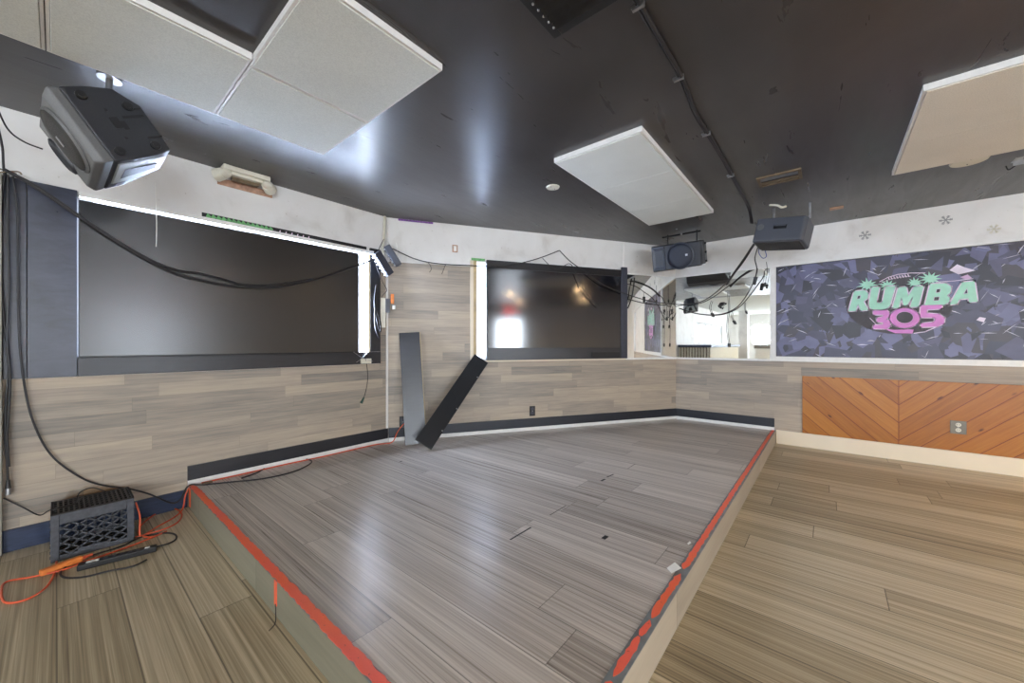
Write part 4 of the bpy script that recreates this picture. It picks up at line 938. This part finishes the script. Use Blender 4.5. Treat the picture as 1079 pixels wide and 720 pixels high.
cable('black_cable', 'black cable dropping from the left wall bundle behind the crate and onto the stage', [WX('L', 14, 186, 0.05), WX('L', 19, 230, 0.045), WX('L', 20, 330, 0.04), WX('L', 24, 390, 0.035), WX('L', 34, 440, 0.035), WX('L', 54, 479, 0.035), WX('L', 85, 503, 0.03), WX('L', 110, 512, 0.03), WX('L', 135, 515, 0.03), WX('L', 158, 521, 0.035), WX('L', 180, 530, 0.045), WX('L', 190, 527, 0.06), Vector((0.585, 3.405, ST+0.012)), PZ(215, 511, ST+.006), PZ(245, 508, ST+.005), PZ(275, 505, ST+.005), PZ(300, 500, ST+.005), PZ(318, 494, ST+.005), PZ(329, 487, ST+.005), PZ(322, 484, ST+.005), PZ(305, 486, ST+.005), PZ(286, 490, ST+.005), PZ(272, 498, ST+.005), PZ(255, 504, ST+.005)], 0.005)
cable('thin_cable', 'thin cable from the low left edge of the wall into the crate', [WX('L', 4, 525, 0.02), WX('L', 25, 535, 0.04), WX('L', 42, 543, 0.09), Vector((-0.02, 3.2, 0.252)), Vector((0.06, 3.22, 0.251)), Vector((0.09, 3.30, 0.256))], 0.0035)
cable('thin_cable', 'thin cable arched over the crate top', [Vector((0.07, 3.28, 0.249)), Vector((0.085, 3.31, 0.285)), Vector((0.13, 3.33, 0.295)), Vector((0.17, 3.33, 0.27)), Vector((0.19, 3.33, 0.252))], 0.003)
cable('orange_cable', 'orange cord lying along the stage foot of the left wall to the hidden outlet', [Vector((0.66, 3.425, ST+0.006)), Vector((0.9, 3.42, ST+0.006)), Vector((1.2, 3.425, ST+0.006)), Vector((1.5, 3.41, ST+0.006)), Vector((1.8, 3.42, ST+0.006)), Vector((2.02, 3.415, ST+0.006)), Vector((2.15, 3.36, ST+0.010)), WX('M', 419, 456, 0.05), WX('M', 424, 449, 0.04), WX('M', 427, 446, 0.02)], 0.005, 'orangecable', 'cord')
# plug scrap on the stage corner
tag(MB().box(-0.03, 0.03, -0.012, 0.012, 0, 0.014, bev=0.004).build('cable_clamp', M['brown'], None, Matrix.Translation(PZ(219, 510, ST+0.002)) @ Matrix.Rotation(0.3, 4, 'Z')), 'small brown cable clamp on the stage corner by the crate', 'clamp')

# ================================================================== WALL CABLES, LEFT
def LX(l, d=0.05, wl='L'): return [WX(wl, x, y, d) for x, y in l]
cable('black_cable', 'thick black cable sagging across the big matte screen', LX([(4, 178), (22, 188), (45, 202), (80, 226), (130, 259), (178, 285), (215, 296), (250, 302), (285, 303), (310, 300), (345, 291), (380, 279), (403, 270)], 0.095), 0.0085)
cable('black_cable', 'second black cable sagging just above the thick one across the screen', LX([(6, 180), (30, 191), (60, 210), (100, 238), (150, 269), (185, 284), (210, 288), (235, 294), (258, 300), (290, 300), (330, 294)], 0.105), 0.006)
cable('microphone_cable', 'black cable hanging at the far left ending in a silver connector', LX([(6, 182), (2, 220), (1, 280), (5, 340), (10, 380), (7, 420), (6, 460), (8, 490), (9, 508)], 0.045), 0.005)
t = thing('cable_connector', 'silver connector at the end of the far left hanging cable', 'connector', Matrix.Translation(WX('L', 9, 508, 0.045)))
mb = MB(); mb.cyl((0, 0, 0.01), (0, 0, -0.035), 0.007, 0.011, 14); mb.build('boot', M['black'], t); mb = MB(); mb.cyl((0, 0, -0.035), (0, 0, -0.07), 0.010, seg=16); mb.build('shell', M['steel'], t)
cable('black_cable', 'black cable twisting beside the silver-tipped one at the far left', LX([(9, 184), (9, 240), (10, 300), (8, 360), (11, 395), (10, 430), (8, 460), (10, 492)], 0.055), 0.005)
cable('black_cable', 'thin black cable curving from the left edge to the big tilted speaker', [WX('L', -6, 105, 0.3), WX('L', 8, 135, 0.22), WX('L', 25, 149, 0.16), WX('L', 45, 157, 0.2)], 0.004)
cable('black_cable', 'black cable dropping from above into the tied bundle at the far left', LX([(-2, 132), (3, 155), (4, 172), (5, 184)], 0.05), 0.005)
t = thing('cable_tie', 'twisted wire tie gathering the cables at the far left', 'cable tie', Matrix.Translation(WX('L', 6, 181, 0.06)))
mb = MB(); mb.tube(catmull([(-0.03, 0, 0.01), (-0.01, -0.03, 0.0), (0.02, -0.03, -0.005), (0.035, 0, 0.0), (0.01, 0.015, 0.005), (-0.02, 0.01, -0.008), (0.04, -0.01, 0.012), (0.055, -0.005, 0.0)]), 0.004); mb.build('wire', M['brown'], t, smooth=True)
# corner conduit and adapters
cd_ = cable('conduit', 'white conduit dropping from the ceiling in the left corner', [WX('M', 406, 228, 0.05), WX('M', 405.5, 240, 0.05), WX('M', 405, 250, 0.055), WX('M', 404, 262, 0.06), WX('M', 405, 275, 0.06)], 0.013, 'plastic', 'conduit')
def adapter(quad, label, wl, d):
    a, b, c_, e = [WX(wl, *p, d) for p in quad]     # tl tr br bl
    cc = (a+b+c_+e)/4; ux = ((b-a)+(c_-e)).normalized(); uz = ((a-e)+(b-c_)); uz = (uz-ux*uz.dot(ux)).normalized(); uy = uz.cross(ux)
    X = Matrix((ux, uy, uz)).transposed().to_4x4(); X.translation = cc
    wv_, hv_ = (b-a).length/2, (a-e).length/2
    t = thing('power_adapter', label, 'power adapter', X)
    MB().box(-wv_, wv_, -0.030, 0.025, -hv_, hv_, bev=0.004).build('case', M['bezelgrey'], t)
    for k in range(6): z = -hv_*0.8+k*hv_*0.32; MB().box(-wv_-0.014, -wv_, -0.028, 0.02, z-0.005, z+0.003).build('cooling_fin', M['steel'], t)
    return t
adapter([(397, 267), (403, 263), (411, 289), (405, 293)], 'black finned power adapter hanging lower left in the wall corner', 'L', 0.13)
adapter([(408, 260), (414, 257), (421, 279), (414, 283)], 'black finned power adapter hanging upper right in the wall corner', 'M', 0.10)
cable('black_cable', 'thin wires tangled around the corner power adapters', [WX('M', 405, 252, 0.08), WX('M', 400, 262, 0.10), WX('M', 396, 275, 0.12), WX('M', 400, 288, 0.12), WX('M', 404, 298, 0.08), WX('M', 408, 306, 0.06), WX('M', 403, 313, 0.05), WX('M', 406, 322, 0.05)], 0.0035)
cable('white_wire', 'white wire looping beside the upper corner adapter', [WX('M', 407, 250, 0.08), WX('M', 411, 262, 0.12), WX('M', 416, 270, 0.12), WX('M', 419, 264, 0.10), WX('M', 418, 256, 0.08)], 0.003, 'paper', 'wire')
def hangtag(px, py, w_, h_, mat, name, label, cat):
    t = MB().box(-w_/2, w_/2, -0.008, 0.008, -h_, 0, bev=0.003).build(name, M[mat], None, Matrix.Translation(WX('M', px, py, 0.05)) @ Matrix.Rotation(WALLS['M'][1], 4, 'Z')); return tag(t, label, cat)
hangtag(404, 314, 0.05, 0.30, 'plastic', 'wall_charger', 'long pale plastic charger hanging under the corner adapters', 'charger')
hangtag(409, 315, 0.045, 0.14, 'bezelgrey', 'wall_charger', 'dark plastic charger hanging beside the pale one in the corner', 'charger')
hangtag(414, 310, 0.032, 0.10, 'orangeplug', 'hanging_tag', 'orange tag with a pale end hanging right of the chargers', 'tag')
hangtag(415.5, 322, 0.028, 0.04, 'paper', 'hanging_tag', 'small white tag below the orange tag in the corner', 'tag')
cable('black_cable', 'dark coiled cable hanging on the black upright by the corner', [WX('L', 397, 300, 0.04), WX('L', 395, 318, 0.045), WX('L', 397, 335, 0.05), WX('L', 401, 350, 0.045), WX('L', 401, 340, 0.06), WX('L', 396, 325, 0.06), WX('L', 396, 345, 0.06), WX('L', 400, 356, 0.05)], 0.008)

# ================================================================== CABLES ON THE MIDDLE WALL AND CORNER
cable('black_cable', 'black cable from the corner adapters over the middle wall to the nail above the television', LX([(414, 262), (424, 267), (438, 273), (455, 277), (475, 279), (500, 280), (530, 281), (555, 276), (572, 271), (590, 264)], 0.10, 'M'), 0.0055)
cable('thin_cable', 'short thin cable stub hanging from the cable on the middle wall', LX([(452, 277), (455, 283), (453, 287)], 0.09, 'M'), 0.003)
cable('thin_cable', 'short thin cable stub further along the cable on the middle wall', LX([(470, 279), (468, 284), (466, 289)], 0.09, 'M'), 0.003)
cable('black_cable', 'thin cable hanging in a slack line down the glossy television', LX([(572, 272), (580, 280), (588, 284), (600, 278), (606, 285), (614, 303), (622, 314), (632, 324)], 0.095, 'M'), 0.004)
cable('black_cable', 'black cable running from above the television across both mirrors', [*LX([(590, 264), (602, 276), (618, 287), (636, 300), (655, 308), (676, 315), (694, 319)], 0.098, 'M'), WX('R', 716, 321, 0.07), WX('R', 736, 319, 0.06), WX('R', 750, 312, 0.07), WX('R', 764, 300, 0.11), WX('R', 778, 284, 0.24), WX('R', 788, 270, 0.42), WX('R', 796, 256, 0.62)], 0.0055)
cable('black_cable', 'thick black cable bundle hanging from the right speaker in front of the mirror', [WX('R', 766, 300, 0.12), WX('R', 774, 288, 0.20), WX('R', 784, 274, 0.35), WX('R', 792, 262, 0.55), WX('R', 800, 250, 0.80)], 0.013)
cable('black_cable', 'thinner black cable looping low across the right mirror up to the right speaker', [WX('R', 716, 325, 0.04), WX('R', 732, 330, 0.04), WX('R', 750, 332, 0.05), WX('R', 765, 330, 0.05), WX('R', 778, 323, 0.06), WX('R', 788, 310, 0.10), WX('R', 795, 296, 0.18), WX('R', 798, 284, 0.30), WX('R', 796, 272, 0.45), WX('R', 800, 258, 0.70)], 0.006)
def dangle(pts, label, tip=0.012, wl='R', d=0.05, r=0.003, mat='cable'):
    P = [WX(wl, x, y, d) for x, y in pts]; b0 = P[0]; t = thing('hanging_lead', label, 'cable', Matrix.Translation(b0))
    mb = MB(); mb.tube([p-b0 for p in catmull(P, 6)], r); mb.build('lead', M[mat], t, smooth=True)
    mb = MB(); dd = (P[-1]-P[-2]).normalized(); mb.cyl(P[-1]-b0, P[-1]-b0+dd*tip*4, tip, tip*0.8, 12); mb.build('connector', M['black'], t)
dangle([(750, 317), (748, 324), (750, 330)], 'short lead with a connector hanging in the left half of the right mirror')
dangle([(767, 308), (768, 325), (766, 345), (768, 362)], 'long lead hanging with a connector almost to the mirror sill')
dangle([(772, 329), (771, 334), (773, 338)], 'short lead with a connector right of the long one')
dangle([(785, 318), (785, 325), (786, 328)], 'tiny lead near the low cable loop on the right', 0.008)
dangle([(799, 283), (798, 288), (797, 292)], 'fat connector hanging on the cable below the right speaker', 0.022, d=0.30)
dangle([(808, 276), (809, 286), (807, 298)], 'thin lead with a connector hanging near the mirror edge', 0.012, d=0.10)
cable('blue_wire', 'thin blue wires curling under the right speaker', [WX('R', 801, 258, 0.62), WX('R', 800, 266, 0.6), WX('R', 804, 272, 0.6), WX('R', 808, 270, 0.6), WX('R', 806, 262, 0.6)], 0.004, 'bluewire', 'wire')
t = thing('cable_knot', 'tangled knot of cable ends in front of the right mirror', 'cable', Matrix.Translation(WX('R', 761, 322, 0.06)))
mb = MB(); rk = random.Random(3); mb.tube(catmull([Vector((rk.uniform(-.015, .015), rk.uniform(-.035, .035), rk.uniform(-.04, .04))) for _ in range(12)], 6), 0.006); mb.build('tangle', M['cable'], t, smooth=True)
cable('black_cable', 'black cable hanging down beside the right edge of the television', [WX('M', 669, 293, 0.04), WX('M', 668, 303, 0.05), WX('M', 666, 314, 0.05), WX('M', 662, 325, 0.06)], 0.008)

# ================================================================== ROOM BEHIND THE CAMERA (seen in mirrors and screens)
bc = thing('bar_counter', 'bar counter with ribbed pale front, seen in the right mirror', 'bar counter', Matrix.Translation((-1.35, 2.62, 0)))
MB().box(-4.5, 0.0, 0.0, 0.83, 0, 1.05).build('counter_body', M['brown'], bc)
MB().box(-4.55, 0.06, -0.06, 0.845, 1.05, 1.12).build('countertop', M['bluebase'], bc, bevel=0.004)
mb = MB()
for k in range(11): mb.cyl((0.0, 0.04+k*0.077, 0.02), (0.0, 0.04+k*0.077, 1.04), 0.026, seg=10)
for k in range(52): mb.cyl((-0.05-k*0.085, 0.0, 0.02), (-0.05-k*0.085, 0.0, 1.04), 0.030, seg=10)
mb.build('ribbed_front', M['plastic'], bc)
pt = thing('room_divider', 'low white divider with a grey stone cap, seen at the right of the mirror', 'divider', Matrix.Translation((-6.2, 1.0, 0)))
MB().box(-0.1, 0.1, -1.6, 1.1, 0, 0.98).build('divider_body', M['white'], pt); MB().box(-0.14, 0.14, -1.64, 1.14, 0.98, 1.10).build('divider_cap', M['greyplate'], pt)
col_ = MB().box(-0.15, 0.15, -0.15, 0.15, 0, H-0.001).build('square_column', M['wall'], None, Matrix.Translation((-6.6, 2.55, 0))); tag(col_, 'white square column behind the bar, seen in the right mirror', 'column')
# EXIT sign
ex = thing('exit_sign', 'red lit EXIT sign, seen reflected in the glossy television', 'sign', wall_at('S', 4.03, 2.17))
MB().box(-0.17, 0.17, -0.04, 0, 0, 0.20).build('sign_box', M['black'], ex)
def stroke(mb, segs, x, w_=0.014):
    for (a, b) in segs:
        A = Vector((x+a[0]*0.05, a[1]*0.11+0.045)); B = Vector((x+b[0]*0.05, b[1]*0.11+0.045)); d = (B-A).normalized(); n = Vector((-d.y, d.x))*w_/2; e = d*w_/2
        mb.prism([tuple(A-e+n), tuple(B+e+n), tuple(B+e-n), tuple(A-e-n)], 0, 0.004, Matrix.Translation((0, -0.04, 0)) @ Matrix.Rotation(math.pi/2, 4, 'X'))
mb = MB()
stroke(mb, [((0, 0), (0, 1)), ((0, 1), (1, 1)), ((0, .5), (.8, .5)), ((0, 0), (1, 0))], -0.145)
stroke(mb, [((0, 0), (1, 1)), ((0, 1), (1, 0))], -0.065)
stroke(mb, [((.5, 0), (.5, 1))], 0.005)
stroke(mb, [((.5, 0), (.5, 1)), ((0, 1), (1, 1))], 0.080)
mb.build('exit_letters', M['exit'], ex)
# recessed ceiling lamps behind the camera
lamps = [(-0.6, -1.6), (2.1, -2.6), (3.85, -2.2), (-0.6, -3.8), (2.0, -4.3), (3.9, -4.2), (-3.2, -1.6), (-3.2, -3.8), (-3.0, 0.8), (-5.8, 0.6)]
places = ['nearest behind the camera', 'over the right floor', 'by the far right wall', 'in the second row', 'before the glazed door', 'in the far right corner', 'over the middle of the rear room', 'over the rear of the room', 'in front of the bar', 'by the room divider']
for (x, y), pl_ in zip(lamps, places):
    t = thing('downlight', 'round recessed ceiling lamp '+pl_, 'ceiling light', Matrix.Translation((x, y, H)), 'recessed lamps of the rear room')
    mb = MB(); mb.cyl((0, 0, 0), (0, 0, -0.010), 0.085, 0.078, 28); mb.build('rim', M['white'], t)
    mb = MB(); mb.cyl((0, 0, -0.010), (0, 0, -0.013), 0.072, 0.070, 24); mb.build('lamp', M['lamp'], t)
    d = bpy.data.lights.new('downlight_glow', 'SPOT'); d.energy = 60; d.color = (1.0, 0.80, 0.56); d.spot_size = math.radians(150); d.spot_blend = 0.8; d.shadow_soft_size = 0.06
    lo = bpy.data.objects.new('downlight_glow', d); COL.objects.link(lo); lo.location = (x, y, H-0.03)

for o in list(bpy.data.objects):
    if o.type == 'MESH' and o.parent and o.name.split('.')[0] in ('deck_slot', 'sticker', 'mount_bracket', 'screw', 'bolt_hole', 'side_rib', 'socket', 'rubber_foot', 'bolt', 'clip', 'slot', 'ribbed_front', 'hanging_bracket', 'white_print', 'scribble', 'strap'):
        split_loose(o)
